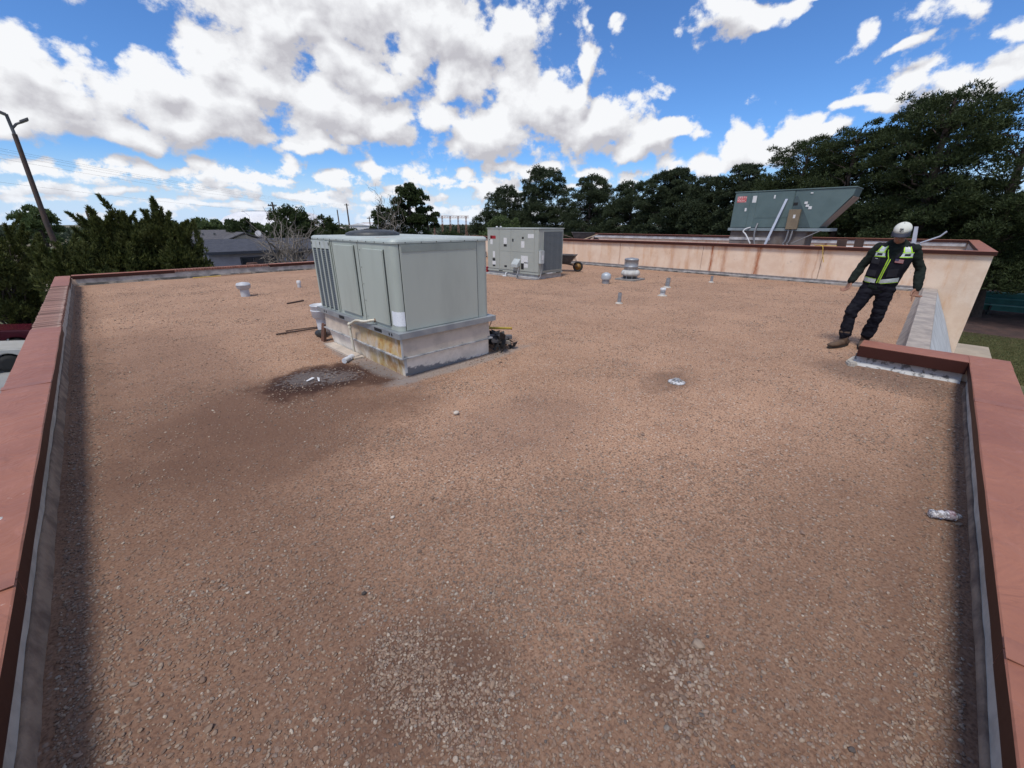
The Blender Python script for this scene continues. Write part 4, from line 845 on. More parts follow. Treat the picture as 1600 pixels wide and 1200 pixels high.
# ================================================================== GROUND AND SURROUNDINGS
m, t = newmat('dry_ground'); pos = t.n('ShaderNodeNewGeometry').outputs['Position']
c = t.mix(t.ss(t.noise(pos, .05, 5), .4, .6), (.17, .135, .085), (.085, .095, .042)); c = t.mix(t.ss(t.noise(pos, 1.2, 5), .4, .7, 0, .6), c, (.12, .10, .06))
finish(t, c, 1., 0, t.noise(pos, 6, 4), .4, .05); GRD = m
mk('ground', MB().add([(-2500,-2500,GZ-.02),(3500,-2500,GZ-.02),(3500,3500,GZ-.02),(-2500,3500,GZ-.02)], [(0,1,2,3)]), GRD, kind='structure')
m, t = newmat('concrete_lot'); pos = t.n('ShaderNodeNewGeometry').outputs['Position']
c = t.mix(t.ss(t.noise(pos, .4, 5), .35, .65), (.30,.30,.29), (.235,.235,.23)); c = t.mix(t.ss(t.noise(pos, 7, 4), .55, .7, 0, .4), c, (.16,.16,.16)); finish(t, c, .9)
mk('parking_lot', MB().box(-30, -.9, -8, 32, GZ-.015, GZ), m, kind='structure')
m, t = newmat('lawn'); pos = t.n('ShaderNodeNewGeometry').outputs['Position']
c = t.mix(t.ss(t.noise(pos, .35, 5, .65), .38, .62), (.075, .098, .034), (.155, .135, .068)); c = t.mix(t.ss(t.noise(pos, 9, 4, .7), .4, .65, 0, .6), c, (.045, .062, .022)); c = t.mix(t.ss(t.noise(t.v('ADD', pos, (50,3,0)), .8, 4, .6), .60, .70, 0, .7), c, (.22, .165, .11))
finish(t, c, 1., 0, t.noise(pos, 25, 4), .9, .05); LAWN = m
mk('lawn', MB().box(6, 60, -40, -.9, GZ-.014, GZ+.004), LAWN, kind='structure')
mk('mulch_bed', MB().add([(31.5,4,GZ+.012),(30.5,-2.0,GZ+.012),(32.0,-6,GZ+.012),(33.5,-12,GZ+.012),(44,-16,GZ+.012),(60,-10,GZ+.012),(60,30,GZ+.012),(40,30,GZ+.012),(34,12,GZ+.012)], [(0,1,2,3,4,5,6,7,8)]), M('mulch', (.075,.040,.032), (.045,.026,.022), scale=2, rough=1, bump=.8, bscale=12, bdist=.05), kind='structure')
tag(mk('concrete_pad', MB().box(23.2, 27.6, -2.56, -.95, GZ+.005, GZ+.13), M('pad_concrete', (.40,.34,.27), (.33,.28,.225), scale=1.5, rough=.9), bevel=.01), 'tan concrete pad on the lawn at the corner of the tan building', 'concrete pad')
# grass tufts on the lawn
def blades(name, n, area, h, mat, seed):
    r_ = np.random.default_rng(seed); x0,x1,y0,y1 = area
    x = r_.uniform(x0,x1,n); y = r_.uniform(y0,y1,n); a = r_.uniform(0,6.28,n); H_ = h*r_.uniform(.5,1.3,n); w_ = .012*r_.uniform(.7,1.4,n)
    b = np.stack([x,y,np.full(n,GZ)],1); d = np.stack([np.cos(a),np.sin(a),np.zeros(n)],1)*w_[:,None]; tp = b+np.stack([np.cos(a*3)*H_*.4,np.sin(a*3)*H_*.4,H_],1)
    V = np.stack([b-d,b+d,tp],1).reshape(-1,3); return npmesh(name, V, mat)
def npmesh(name, V, mat, parent=None, smooth=False):
    n = len(V)//3; me = bpy.data.meshes.new(name); me.vertices.add(len(V)); me.vertices.foreach_set('co', V.astype(np.float32).ravel())
    me.loops.add(n*3); me.loops.foreach_set('vertex_index', np.arange(n*3, dtype=np.int32)); me.polygons.add(n); me.polygons.foreach_set('loop_start', np.arange(n, dtype=np.int32)*3)
    me.update(); me.validate(); me.materials.append(mat)
    o = bpy.data.objects.new(name, me); COL.objects.link(o)
    if parent: o.parent = parent; ORG[o.name] = ORG.get(parent.name, (0,0,0))
    return o
m, t = newmat('grass_blade'); r_ = t.n('ShaderNodeNewGeometry').outputs['Random Per Island']
finish(t, t.mix(r_, (.055,.080,.022), (.15,.13,.055)), .8); gb = blades('grass', 60000, (22,31.5,-5,-.95), .05, m, 3); gb['kind'] = 'stuff'; gb['label'] = 'short thin lawn grass beside the tan building'; gb['category'] = 'grass'
# ---- foliage
def leafmat(name, a, b, c=None, trans=.25):
    m, t = newmat(name); r_ = t.n('ShaderNodeNewGeometry').outputs['Random Per Island']; pos = t.n('ShaderNodeNewGeometry').outputs['Position']
    col = t.mix(r_, a, b); col = t.mix(t.ss(t.noise(pos, .9, 3), .45, .7, 0, .7), col, c or b)
    p = t.n('ShaderNodeBsdfPrincipled', {'Base Color': col, 'Roughness': .65, 'Specular IOR Level': .25}); tr = t.n('ShaderNodeBsdfTranslucent', {'Color': col})
    mx = t.n('ShaderNodeMixShader', {0: trans}); t.nt.links.new(p.outputs[0], mx.inputs[1]); t.nt.links.new(tr.outputs[0], mx.inputs[2]); t.n('ShaderNodeOutputMaterial', {'Surface': mx.outputs[0]}); return m
BARK = M('bark', (.075,.055,.045), (.045,.034,.028), scale=6, rough=.95, bump=.8, bscale=14, bdist=.03)
DEADW = M('dead_wood', (.24,.21,.18), (.17,.145,.125), scale=6, rough=.9)
PINE = leafmat('pine_needles', (.022,.036,.015), (.070,.092,.032), (.048,.068,.024))
PINE2 = leafmat('pine_needles_far', (.034,.050,.026), (.072,.092,.044), (.052,.072,.034))
JUN = leafmat('juniper_scales', (.040,.055,.015), (.125,.135,.036), (.090,.094,.028))
OAK = leafmat('oak_leaves', (.035,.055,.020), (.075,.100,.034), (.050,.075,.026))
LIGHTG = leafmat('light_leaves', (.075,.11,.045), (.13,.17,.065), (.10,.14,.05))
def rnd_dir(r_, n):
    v = r_.normal(size=(n,3)); return v/np.linalg.norm(v, axis=1, keepdims=True)
def tufts(r_, C, Rr, n, L, wd, blades_=3, up=.35, shell=.55, spread=.8):
    """needle sprays over the surface of many ellipsoid clumps: C centres (k,3), Rr radii (k,3)"""
    k = len(C); wt_ = (Rr[:,0]*Rr[:,1]); idx_ = r_.choice(k, n, p=wt_/wt_.sum()); d = rnd_dir(r_, n); d[:,2] = np.where(d[:,2] < -.3, -d[:,2]*.5, d[:,2])
    rad = shell+(1-shell)*r_.random(n)**.6; lump = 1+.22*np.sin(d[:,0]*7+idx_)*np.sin(d[:,1]*6+idx_*2)
    p = C[idx_]+d*Rr[idx_]*(rad*lump)[:,None]; out = []
    for b in range(blades_):
        dr = d*.8+rnd_dir(r_, n)*spread; dr[:,2] += up; dr /= np.linalg.norm(dr, axis=1, keepdims=True)
        s_ = np.cross(dr, rnd_dir(r_, n)); s_ /= np.linalg.norm(s_, axis=1, keepdims=True)+1e-6
        l = L*r_.uniform(.6, 1.3, n)[:,None]; w_ = wd*r_.uniform(.7, 1.3, n)[:,None]
        out.append(np.stack([p-s_*w_, p+s_*w_, p+dr*l], 1).reshape(-1,3))
    return np.concatenate(out)
def limb(mb, a, b, r0, r1, r_, bend=.15, seg=5):
    a = Vector(a); b = Vector(b); L = (b-a).length; pts = [a]; 
    for i in range(1, seg): f = i/seg; pts.append(a.lerp(b, f)+Vector(r_.normal(size=3))*L*bend*.35+Vector((0,0,L*.06*math.sin(f*3.14))))
    pts.append(b); mb.tube(pts, [r0+(r1-r0)*i/seg for i in range(seg+1)], 6, cap=False)
PINEG = 'pines behind the upper roof'
def pine(x, y, top, Rr, zlow, label, mat=PINE, n=15000, ncl=46, seed=1, trunk=.28, lean=(0,0), flat=.5, csize=.95, group=PINEG, cat='pine tree', nm='pine_tree', blade=(.17,.024), dome=.75, dense=0):
    if mat is PINE: dense = 12; flat = max(flat, .6)
    if mat is PINE2: dense = 26; n = int(n*1.9); blade = (.20,.040)
    r_ = np.random.default_rng(seed); t_ = thing(nm, label, cat, (x, y, GZ), group); o_ = (x, y, GZ)
    C = []; S = []; mb = MB(); H = top-zlow; fork = zlow+.12*H
    trk = [Vector((x,y,GZ-.1)), Vector((x+.1*lean[0],y+.1*lean[1],GZ+1.)), Vector((x+.4*lean[0],y+.4*lean[1],fork)), Vector((x+lean[0]*.8,y+lean[1]*.8,zlow+.6*H)), Vector((x+lean[0],y+lean[1],top-.4))]
    mb.tube(bez(trk, 4), list(np.linspace(trunk*1.25, trunk*.16, 17)), 9, cap=False)
    for i in range(ncl):
        f = ((i+.5)/ncl)**dome; z = zlow+f*H; env = Rr*math.sqrt(max(.03, 1-((f-.42)/.60)**2)) if f > .42 else Rr*(.78+.22*f/.42)
        a = i*2.39996+r_.uniform(-.4,.4); rr = env*math.sqrt(r_.uniform(.25, .9)); s_ = csize*r_.uniform(.6, 1.25)*(1-.25*f)
        c_ = np.array([x+lean[0]*f+rr*math.cos(a), y+lean[1]*f+rr*math.sin(a), z-s_*flat*.9]); C.append(c_); S.append([s_, s_, s_*flat*r_.uniform(.8,1.3)])
        st = Vector((x+lean[0]*f*.8, y+lean[1]*f*.8, max(fork*.9+.1*z, z-rr*.55-.3)))
        limb(mb, st, c_, .045+.035*trunk/.28*(1-f), .012, r_)
        for q_ in range(2):   # satellite clump
            if r_.random() < .75:
                e = c_+np.clip(np.array([*r_.normal(size=2)*s_*.8, r_.normal()*s_*.3]), -.9*s_, .9*s_); C.append(e); S.append([s_*.55, s_*.55, s_*.55*flat*1.3])
    if dense:
        for i in range(dense):
            a = r_.uniform(0,6.28); rr = Rr*.85*math.sqrt(r_.random()); f = r_.uniform(.05,.8); s_ = csize*1.15; C.append(np.array([x+rr*math.cos(a), y+rr*math.sin(a), zlow+f*H*(1-.35*(rr/Rr)**2)])); S.append([s_,s_,s_*.9])
    C = np.array(C); S = np.array(S); V = tufts(r_, C, S, int(n*1.35), blade[0], blade[1])
    mk('trunk', mb, BARK, t_); npmesh('crown', V-np.array(o_), mat, t_); return t_
# x, y, top, radius, low edge, label ...
pine(37.6,-2.2, 8.2, 3.4,-1.9,'tall dark pine at the right edge with its thick trunk base beside the lawn', n=19000, ncl=44, seed=11, trunk=.42, csize=1.15, lean=(-.8,.6))
pine(35.5,-5.6, 6.9, 3.0,-1.6,'pine cut off by the right edge of the picture', n=15000, ncl=44, seed=12, csize=1.1)
pine(36.2, 1.3, 8.6, 3.0, 1.2,'highest broad pine behind the man in the cap', n=18000, ncl=42, seed=13, trunk=.36, lean=(-.7,.4), csize=1.1)
pine(38.0, 3.4, 8.8, 2.6, 1.6,'pine with a bare dark stem between the man and the teal unit', n=13000, ncl=32, seed=14, trunk=.34, lean=(.3,-.4))
pine(38.4, 5.9, 7.9, 2.6, .6,'pine just right of the slanted hood of the teal unit', n=13000, ncl=34, seed=15)
pine(41.0, 9.2, 7.9, 3.3,-.2,'wide domed pine directly above the teal unit', n=20000, ncl=56, seed=16)
pine(40.0, 7.2, 7.0, 2.1,-.2,'smaller pine filling the gap behind the slanted hood', n=11000, ncl=34, seed=17)
pine(43.9,14.2, 6.8, 2.3,-1.,'pine left of the teal unit with a narrow round top', n=12000, ncl=38, seed=18, mat=PINE2)
pine(46.6,18.6, 6.2, 2.4,-1.,'low pine between two taller ones above the turbine vent side', n=12000, ncl=38, seed=19, mat=PINE2)
pine(49.6,23.8, 7.5, 3.9,-1.5,'broad flat topped pine in the middle of the row', n=18000, ncl=58, seed=20, mat=PINE2, csize=1.1)
pine(51.8,30.2, 6.9, 3.4,-1.8,'rounded pine third from the left of the row', n=14000, ncl=46, seed=21, mat=PINE2, csize=1.1, flat=.65)
pine(53.9,38.2, 8.3, 4.3,-2.2,'round topped pine second from the left of the row', n=17000, ncl=56, seed=22, mat=PINE2, csize=1.2, flat=.7)
pine(54.1,47.5,10.1, 4.7,-2.6,'tallest dense pine near the left end of the row above the square unit', n=22000, ncl=70, seed=23, mat=PINE2, csize=1.25, flat=.75)
pine(52.7,54.8, 7.6, 3.9,-2.8,'left end pine whose crown slopes down toward the substation', n=14000, ncl=50, seed=24, mat=PINE2, csize=1.15, flat=.75)
pine(53.4,60.2, 4.0, 3.3,-3.0,'lowest pine bush at the very left of the row', n=9000, ncl=34, seed=25, mat=PINE2, csize=1.0, flat=.8)
pine(37.0,-.4, 4.4, 3.6,-1.2,'low spreading pine bough tree behind the corner of the tan building', n=13000, ncl=28, seed=26, trunk=.3, csize=1.0, flat=.35)
for i, (x, y, tp, R0, lb) in enumerate(((47.5,3.5,5.2,3.4,'far pine glimpsed behind the man'),(46.5,-5.0,4.6,3.8,'far dark pine glimpsed at the right edge behind the lawn'),(50.5,12.,5.8,3.4,'far pine glimpsed behind the teal unit'))):
    pine(x, y, tp, R0, -2.9, lb, n=8000, ncl=26, seed=40+i, mat=PINE, csize=1.35, flat=.8, group='second row of pines', blade=(.30,.05))
# junipers: upward plumes
def juniper(x, y, top, Rr, label, seed, npl=60, n=17000, zlow=-3.2):
    r_ = np.random.default_rng(seed); t_ = thing('juniper', label, 'juniper tree', (x, y, GZ), 'junipers beyond the far left corner'); P_ = []; mb = MB(); out = []
    for i in range(npl):
        a = i*2.39996; f = r_.random()**.65; rr = Rr*math.sqrt(r_.random())*1.0
        bx, by = x+rr*math.cos(a), y+rr*math.sin(a); zt = (zlow+(top-zlow)*f) if i > npl*.3 else top-(rr/Rr)**2*.35*(top-zlow)*.5-r_.uniform(0,.9)
        ln = r_.uniform(.9, 1.9); dirv_ = np.array([math.cos(a)*.5*rr/Rr+r_.normal()*.22, math.sin(a)*.5*rr/Rr+r_.normal()*.22, 1.]); dirv_ /= np.linalg.norm(dirv_)
        m_ = n//npl; s_ = r_.random(m_)**.8; rad = .26*(1-s_)**1.0*r_.uniform(.7,1.3)+.015
        ax_ = np.array([bx,by,zt])-dirv_*ln; d = rnd_dir(r_, m_); p = ax_+dirv_*(s_*ln)[:,None]+d*rad[:,None]*np.sqrt(r_.random(m_))[:,None]*np.array([1,1,.6])
        for b in range(3):
            dr = dirv_*1.0+d*.55+rnd_dir(r_, m_)*.5; dr /= np.linalg.norm(dr, axis=1, keepdims=True); sd = np.cross(dr, rnd_dir(r_, m_)); sd /= np.linalg.norm(sd, axis=1, keepdims=True)+1e-6
            L = r_.uniform(.08,.17,m_)[:,None]; w_ = r_.uniform(.016,.03,m_)[:,None]; out.append(np.stack([p-sd*w_, p+sd*w_, p+dr*L],1).reshape(-1,3))
        limb(mb, (x+.2*math.cos(a), y+.2*math.sin(a), GZ+.4), tuple(ax_+dirv_*ln*.5), .05, .008, r_, .1)
    mb.tube([(x,y,GZ-.1),(x,y,GZ+1.5)], [.22,.12], 8); mk('trunk', mb, BARK, t_)
    # dense inner body
    C = []; S = []
    for i in range(26):
        a = i*2.4; rr = Rr*.78*math.sqrt(r_.random()); z = zlow+(top-zlow)*r_.uniform(.1,.78)*(1-.25*(rr/Rr)); C.append([x+rr*math.cos(a), y+rr*math.sin(a), z]); S.append([.62,.62,.75])
    out.append(tufts(r_, np.array(C), np.array(S), n, .15, .028, up=.9))
    npmesh('crown', np.concatenate(out)-np.array([x,y,GZ]), JUN, t_)
juniper(2.0,23.6,2.75,1.35,'tallest spiky juniper with the highest plume',61)
juniper(2.75,22.6,1.9,.75,'juniper at the right end of the hedge beside the grey house',62,44,11000)
juniper(.75,23.4,2.35,1.3,'juniper left of the tallest with several spires',63)
juniper(-.55,22.6,1.5,1.1,'lower juniper under the lamp pole',64,50,14000)
juniper(-3.3,30.6,2.1,2.0,'leftmost juniper behind the parked cars',65,50,14000)
juniper(1.4,21.2,.3,1.5,'low juniper mass close behind the far parapet',66,56,16000)
juniper(.15,20.2,.2,.95,'low juniper nearest the roof corner',67,46,13000)
# broadleaf trees
def broad(x, y, top, Rr, zlow, label, mat, n=9000, ncl=26, seed=1, group='leafy trees in the neighbourhood', nm='leafy_tree', leaf=(.16,.06), csize=None, trunk=.15):
    return pine(x, y, top, Rr, zlow, label, mat, n, ncl, seed, trunk, (0,0), .85, csize or Rr*.42, group, 'tree', nm, leaf, .8)
broad(-1.9,42,2.9,1.3,-2,'feathery pale tree just left of the lamp pole', LIGHTG, 6000, 20, 71, leaf=(.14,.05))
broad(1.2,50,2.0,1.7,-2,'yellow green bush top between lamp pole and junipers', LIGHTG, 5000, 18, 72)
broad(15.6,48,3.4,2.6,-3,'dark oak behind the grey house', OAK, 14000, 34, 73)
broad(18.4,47,2.5,2.2,-3,'dark oak right of the bare tree', OAK, 10000, 28, 74)
broad(21.0,47,1.2,2.0,-3,'low oak against the white tank', OAK, 7000, 22, 77)
broad(13.9,60,2.3,2.3,-3,'mid green tree between the house roofs and the tank', OAK, 8000, 24, 75, leaf=(.2,.08))
for i, (x, y, tp, r0) in enumerate(((6.5,75,1.7,2.6),(9.6,74.5,2.2,2.6),(12.6,74,2.6,2.8),(16.2,73.4,2.3,2.8),(19.6,72.6,1.9,2.8),(23.5,72,1.8,2.8))):
    broad(x, y, tp, r0, -3, ['leftmost tree of the far green line behind the junipers','second tree of the far green line above the back house','third tree of the far green line above the back house','fourth tree of the far green line under the white tank','fifth tree of the far green line near the bare tree','last tree of the far green line by the utility pole'][i], OAK if i % 2 else LIGHTG, 5000, 18, 80+i, 'far line of green trees', leaf=(.28,.11))
broad(31.6,51.2,6.7,2.1,1.9,'tall open crowned tree standing alone in the middle distance', OAK, 9000, 17, 90, csize=.95, trunk=.25, leaf=(.2,.07))
broad(33.6,50.2,3.9,1.3,1.6,'small side crown tree right of the lone tall tree', OAK, 3000, 9, 91, csize=.6)
broad(28.7,52.8,3.9,2.0,-3,'round dark bush tree left of the lone tall tree', OAK, 9000, 26, 92)
broad(31.6,50.6,1.6,2.3,-3,'low bush under the lone tall tree', OAK, 8000, 24, 93)
broad(34.9,36.5,2.6,2.7,-3,'clipped olive green bush behind the square unit', LIGHTG, 8000, 26, 94)
broad(38.5,52,.9,2.6,-3,'low green bush between substation and pines', OAK, 7000, 22, 95)
# bare trees
def bare(x, y, top, Rr, label, seed, n1=13, nm='bare_tree', dirb=None):
    r_ = np.random.default_rng(seed); t_ = thing(nm, label, 'tree', (x, y, GZ), 'leafless trees'); mb = MB(); tw = MB(); base = Vector((x,y,GZ+1.2)); mb.tube([(x,y,GZ-.1),base], [.2,.16], 8, cap=False)
    for i in range(n1):
        a = i*2.4+r_.uniform(-.3,.3); f = r_.uniform(.35,1); e = Vector((x+Rr*f*math.cos(a), y+Rr*f*math.sin(a), GZ+1.2+(top-GZ-1.2)*(1.05-.55*f*r_.uniform(.6,1))))
        if dirb: e += Vector(dirb)*r_.uniform(.3,1)
        limb(mb, base, e, .075, .022, r_, .22, 6)
        for k in range(5):
            g_ = r_.uniform(.35,.95); b = base.lerp(e, g_)+Vector(r_.normal(size=3))*.08; e2 = b+(e-base).normalized()*r_.uniform(.5,1.1)+Vector(r_.normal(size=3))*.55+Vector((0,0,.25)); limb(tw, b, e2, .028, .010, r_, .25, 4)
            for q_ in range(2): limb(tw, b.lerp(e2, r_.uniform(.4,.9)), e2+Vector(r_.normal(size=3))*.45+Vector((0,0,.2)), .014, .006, r_, .2, 3)
    mk('trunk', mb, DEADW, t_); mk('twigs', tw, DEADW, t_)
bare(10.6,34.4,1.9,2.2,'pale leafless tree in front of the grey house', 101, 15)
bare(28.2,50.5,5.9,2.2,'thin bare branches left of the lone tall tree', 102, 9)
# ---- lamp pole
t_ = thing('light_pole', 'rusty brown parking lot lamp pole with two flat heads', 'lamp post', (-1.02, 29.98, GZ))
RP = M('rusty_pole', (.085,.052,.040), (.06,.045,.038), scale=3, rough=.8); DG = M('lamp_grey', (.09,.09,.09), (.12,.12,.12), scale=9, rough=.5)
mk('pole', MB().tube([(-1.0,29.98,GZ-.05),(-1.1,29.98,1.7),(-1.02,29.98,5.35)], [.12,.105,.085], 12), RP, t_)
mk('pole_bracket', MB().tube([(-1.02,29.98,5.3),(-1.04,29.98,6.1)], .06, 8).tube([(-1.03,29.98,5.55),(-.85,29.98,5.75),(-.68,29.98,5.84)], .045, 8), DG, t_)
for P8, ty in (([(-1.42,29.8,6.20),(-1.02,29.8,6.02),(-1.02,30.2,6.02),(-1.42,30.2,6.20)], 0), ([(-.72,29.82,5.80),(-.42,29.82,5.96),(-.42,30.15,5.96),(-.72,30.15,5.80)], 1)):
    mb = MB(); mb.hexa(P8+[(a,b,c_+.09) for a,b,c_ in P8]); h_ = mk('lamp_head', mb, DG, t_, bevel=.01, seg=1)
    P9 = [(a*.8+.2*P8[0][0]*.5+.2*P8[2][0]*.5, b*.8+.2*29.99, c_*.8+.2*(P8[0][2]+P8[1][2])/2-.008) for a,b,c_ in P8]
    mk('lens', MB().hexa([(a,b,c_-.01) for a,b,c_ in P9]+P9), M('lens_grey', (.28,.28,.27), rough=.3), h_)
# ---- utility poles and wires
WOOD = M('pole_wood', (.12,.085,.06), (.08,.06,.045), scale=4, rough=.9)
def upole(x, y, top, label, r=.13, arm=1.2, lean=0, aang=.5):
    t_ = thing('utility_pole', label, 'utility pole', (x, y, GZ), 'utility poles'); mk('pole', MB().tube([(x,y,GZ-.1),(x+lean,y,top)], [r,r*.7], 8), WOOD, t_)
    if arm:
        c_, s_ = math.cos(aang)*arm, math.sin(aang)*arm; mk('crossarm', MB().hexa([(x+lean-c_,y-s_,top-.45),(x+lean+c_,y+s_,top-.45),(x+lean+c_-.05,y+s_+.08,top-.45),(x+lean-c_-.05,y-s_+.08,top-.45),(x+lean-c_,y-s_,top-.33),(x+lean+c_,y+s_,top-.33),(x+lean+c_-.05,y+s_+.08,top-.33),(x+lean-c_-.05,y-s_+.08,top-.33)]), WOOD, t_)
        mb = MB()
        for k in (-.9,-.45,.45,.9): mb.lathe((x+lean+c_*k, y+s_*k, top-.33), [(.04,0),(.05,.08),(.0001,.14)], 8)
        mk('insulators', mb, DG, t_)
upole(17.2,57.5,4.1,'leaning utility pole above the oak', .15, .6, -.35); upole(58.9,138,5.9,'left of two distant thin poles', .25, 0); upole(53.4,118.5,6.9,'taller distant thin pole', .25, .9)
upole(51.2,74,3.5,'dark pole right of the lone tall tree', .14, .5); upole(48.2,76,3.6,'pole half hidden by the lone tall tree', .14, .5); upole(.78,60,2.9,'short pole seen behind the junipers', .14, 0); upole(44.9,89.3,3.2,'pole seen left of the round dark bush', .15, .8)
upole(-14,52,9.5,'pole outside the left edge that carries the wires', .16, 1.2)
WIRE = M('wire_grey', (.16,.16,.17), rough=.7, bump=0)
for k, (dz, dd_) in enumerate(((0,-1.2),(-.35,-.3),(-.75,.4),(-1.3,1.2),(-3.2,0))):
    mb = MB(); A = Vector((-14+dd_, 52, 9.2+dz)); B = Vector((53.4+dd_, 118.5, 6.6+dz*.8)); pts = []
    for i in range(25): f = i/24; p = A.lerp(B, f); p.z -= 3.4*4*f*(1-f)*.30; pts.append(p)
    mb.tube(pts, .008, 4); tag(mk('power_line', mb, WIRE), ['outermost power line over the junipers','second power line over the junipers','third power line over the junipers','fourth power line over the junipers','lowest power line over the junipers'][k], 'wire', 'power lines on the left')
# ---- houses
SID = None
m, t = newmat('lilac_siding'); pos = t.n('ShaderNodeNewGeometry').outputs['Position']; z_ = t.n('ShaderNodeSeparateXYZ', {0: pos}).outputs[2]
finish(t, t.mix(t.ss(t.noise(pos, 2, 4), .4, .65), (.34,.32,.345), (.29,.27,.295)), .8); SID = m
SHG = M('slate_shingle', (.042,.045,.058), (.060,.063,.078), scale=3, rough=.9, bump=.6, bscale=18, bdist=.03)
SHG2 = M('grey_shingle', (.10,.095,.10), (.075,.072,.078), scale=3, rough=.9, bump=.6, bscale=18, bdist=.03)
GLS = M('window_glass', (.035,.045,.055), rough=.08, bump=0, spec=.8); TRM = M('white_trim', (.42,.42,.44), rough=.6, bump=0); DKT = M('blue_black_trim', (.03,.035,.05), rough=.6, bump=0)
def roof_gable(mb, x0, x1, y0, y1, ze, zr, th=.14):
    ym = (y0+y1)/2
    mb.hexa([(x0,y0,ze-th),(x1,y0,ze-th),(x1,ym,zr-th),(x0,ym,zr-th),(x0,y0,ze),(x1,y0,ze),(x1,ym,zr),(x0,ym,zr)]); mb.hexa([(x0,ym+.001,zr-th),(x1,ym+.001,zr-th),(x1,y1,ze-th),(x0,y1,ze-th),(x0,ym+.001,zr),(x1,ym+.001,zr),(x1,y1,ze),(x0,y1,ze)])
h1 = thing('house', 'single storey house with lilac grey siding and a dark slate roof', 'house', (10.5, 44, GZ))
hx0, hx1, hy0, hy1, ze = 6.75, 15.2, 41.6, 47.2, -.42
mb = MB(); mb.box(hx0,hx1,hy0,hy1,GZ,ze-.1); mk('wall', mb, SID, h1)
mk('gable', MB().prism([(hx0+.02,hy0,ze-.1),(hx0+.02,hy1,ze-.1),(hx0+.02,(hy0+hy1)/2,.33)], (.2,0,0)), SID, h1)
k = 0; z = GZ+.1; src_ = None
while z < ze-.25:
    o_ = MB().hexa([(hx0-.03,hy0-.035,z),(hx1,hy0-.035,z),(hx1,hy0-.001,z),(hx0-.03,hy0-.001,z),(hx0-.03,hy0-.012,z+.17),(hx1,hy0-.012,z+.17),(hx1,hy0-.001,z+.17),(hx0-.03,hy0-.001,z+.17)])
    if src_ is None: src_ = mk('siding_board', o_, SID, h1)
    else: share(src_, 'siding_board', (0,0,z-GZ-.1), h1)
    z += .178
rf = MB(); roof_gable(rf, hx0-.45, hx1+.4, hy0-.55, hy1+.5, ze, .45); mk('roof', rf, SHG, h1)
mk('fascia_board', MB().box(hx0-.45,hx1+.4,hy0-.58,hy0-.552,ze-.22,ze-.02), DKT, h1)
def win(x0, x1, z0, z1, y, par, nm='window', fr=DKT, bars=1):
    f_ = mk(nm, MB().box(x0-.09,x1+.09,y-.075,y-.037,z0-.09,z0).box(x0-.09,x1+.09,y-.075,y-.037,z1,z1+.09).box(x0-.09,x0,y-.075,y-.037,z0+.001,z1-.001).box(x1,x1+.09,y-.075,y-.037,z0+.001,z1-.001), fr, par)
    for b in range(bars+1):
        a = x0+(x1-x0)*b/(bars+1); c_ = x0+(x1-x0)*(b+1)/(bars+1); mk('pane', MB().box(a+.02,c_-.02,y-.058,y-.038,z0+.01,z1-.01), GLS, f_)
win(8.95,11.6,GZ+.3,-1.02,hy0,h1,'patio_door',bars=2); win(13.0,13.9,-1.75,-.85,hy0,h1)
mk('chair', MB().box(9.1,9.9,hy0-.9,hy0-.5,-2.4,-1.35).box(9.0,10.0,hy0-1.2,hy0-.9,-2.4,-2.0), M('brown_wicker', (.12,.06,.04), (.2,.12,.1), scale=5, rough=.8), h1, bevel=.05)
for y0, y1 in ((42.6,43.3),(45.0,45.7)): mk('window', MB().box(hx0-.06,hx0-.001,y0,y1,-1.9,-.8), DKT, h1)
h2 = thing('house', 'farther house with a pale gable and a grey shingle roof', 'house', (11, 59, GZ))
mk('wall', MB().box(7.9,15.0,57.2,63.5,GZ,.0), M('cream_wall', (.46,.41,.34), (.40,.36,.30), scale=1, rough=.9), h2)
rf = MB(); roof_gable(rf, 7.5, 15.4, 56.7, 64, .12, 1.05); mk('roof', rf, SHG2, h2)
mk('porch_gable', MB().prism([(11.2,55.2,.02),(14.2,55.2,.02),(12.7,55.2,.62)], (0,2.2,0)), M('cream_wall', (0,0,0)), h2)
mk('porch_roof', MB().hexa([(10.9,55.0,.0),(12.7,55.0,.72),(12.7,58.5,.72),(10.9,58.5,.0),(10.9,55.0,.12),(12.7,55.0,.84),(12.7,58.5,.84),(10.9,58.5,.12)]).hexa([(12.701,55.0,.72),(14.5,55.0,.0),(14.5,58.5,.0),(12.701,58.5,.72),(12.701,55.0,.84),(14.5,55.0,.12),(14.5,58.5,.12),(12.701,58.5,.84)]), SHG2, h2)
mk('porch_wall', MB().box(11.25,14.15,55.25,57.19,GZ,.0), M('cream_wall', (0,0,0)), h2)
for x in (9.3,10.4,12.3,13.4): mk('roof_vent', MB().box(x,x+.2,58.2,58.4,.45,.75), DG, h2)
mk('satellite_dish', MB().lathe((14.6,57.0,.62), [(.0001,0),(.2,.03),(.34,.12)], 14, axis=Vector((-.5,-.8,.3))).tube([(14.6,57.1,.2),(14.6,57.05,.62)], .03, 6), TRM, h2)
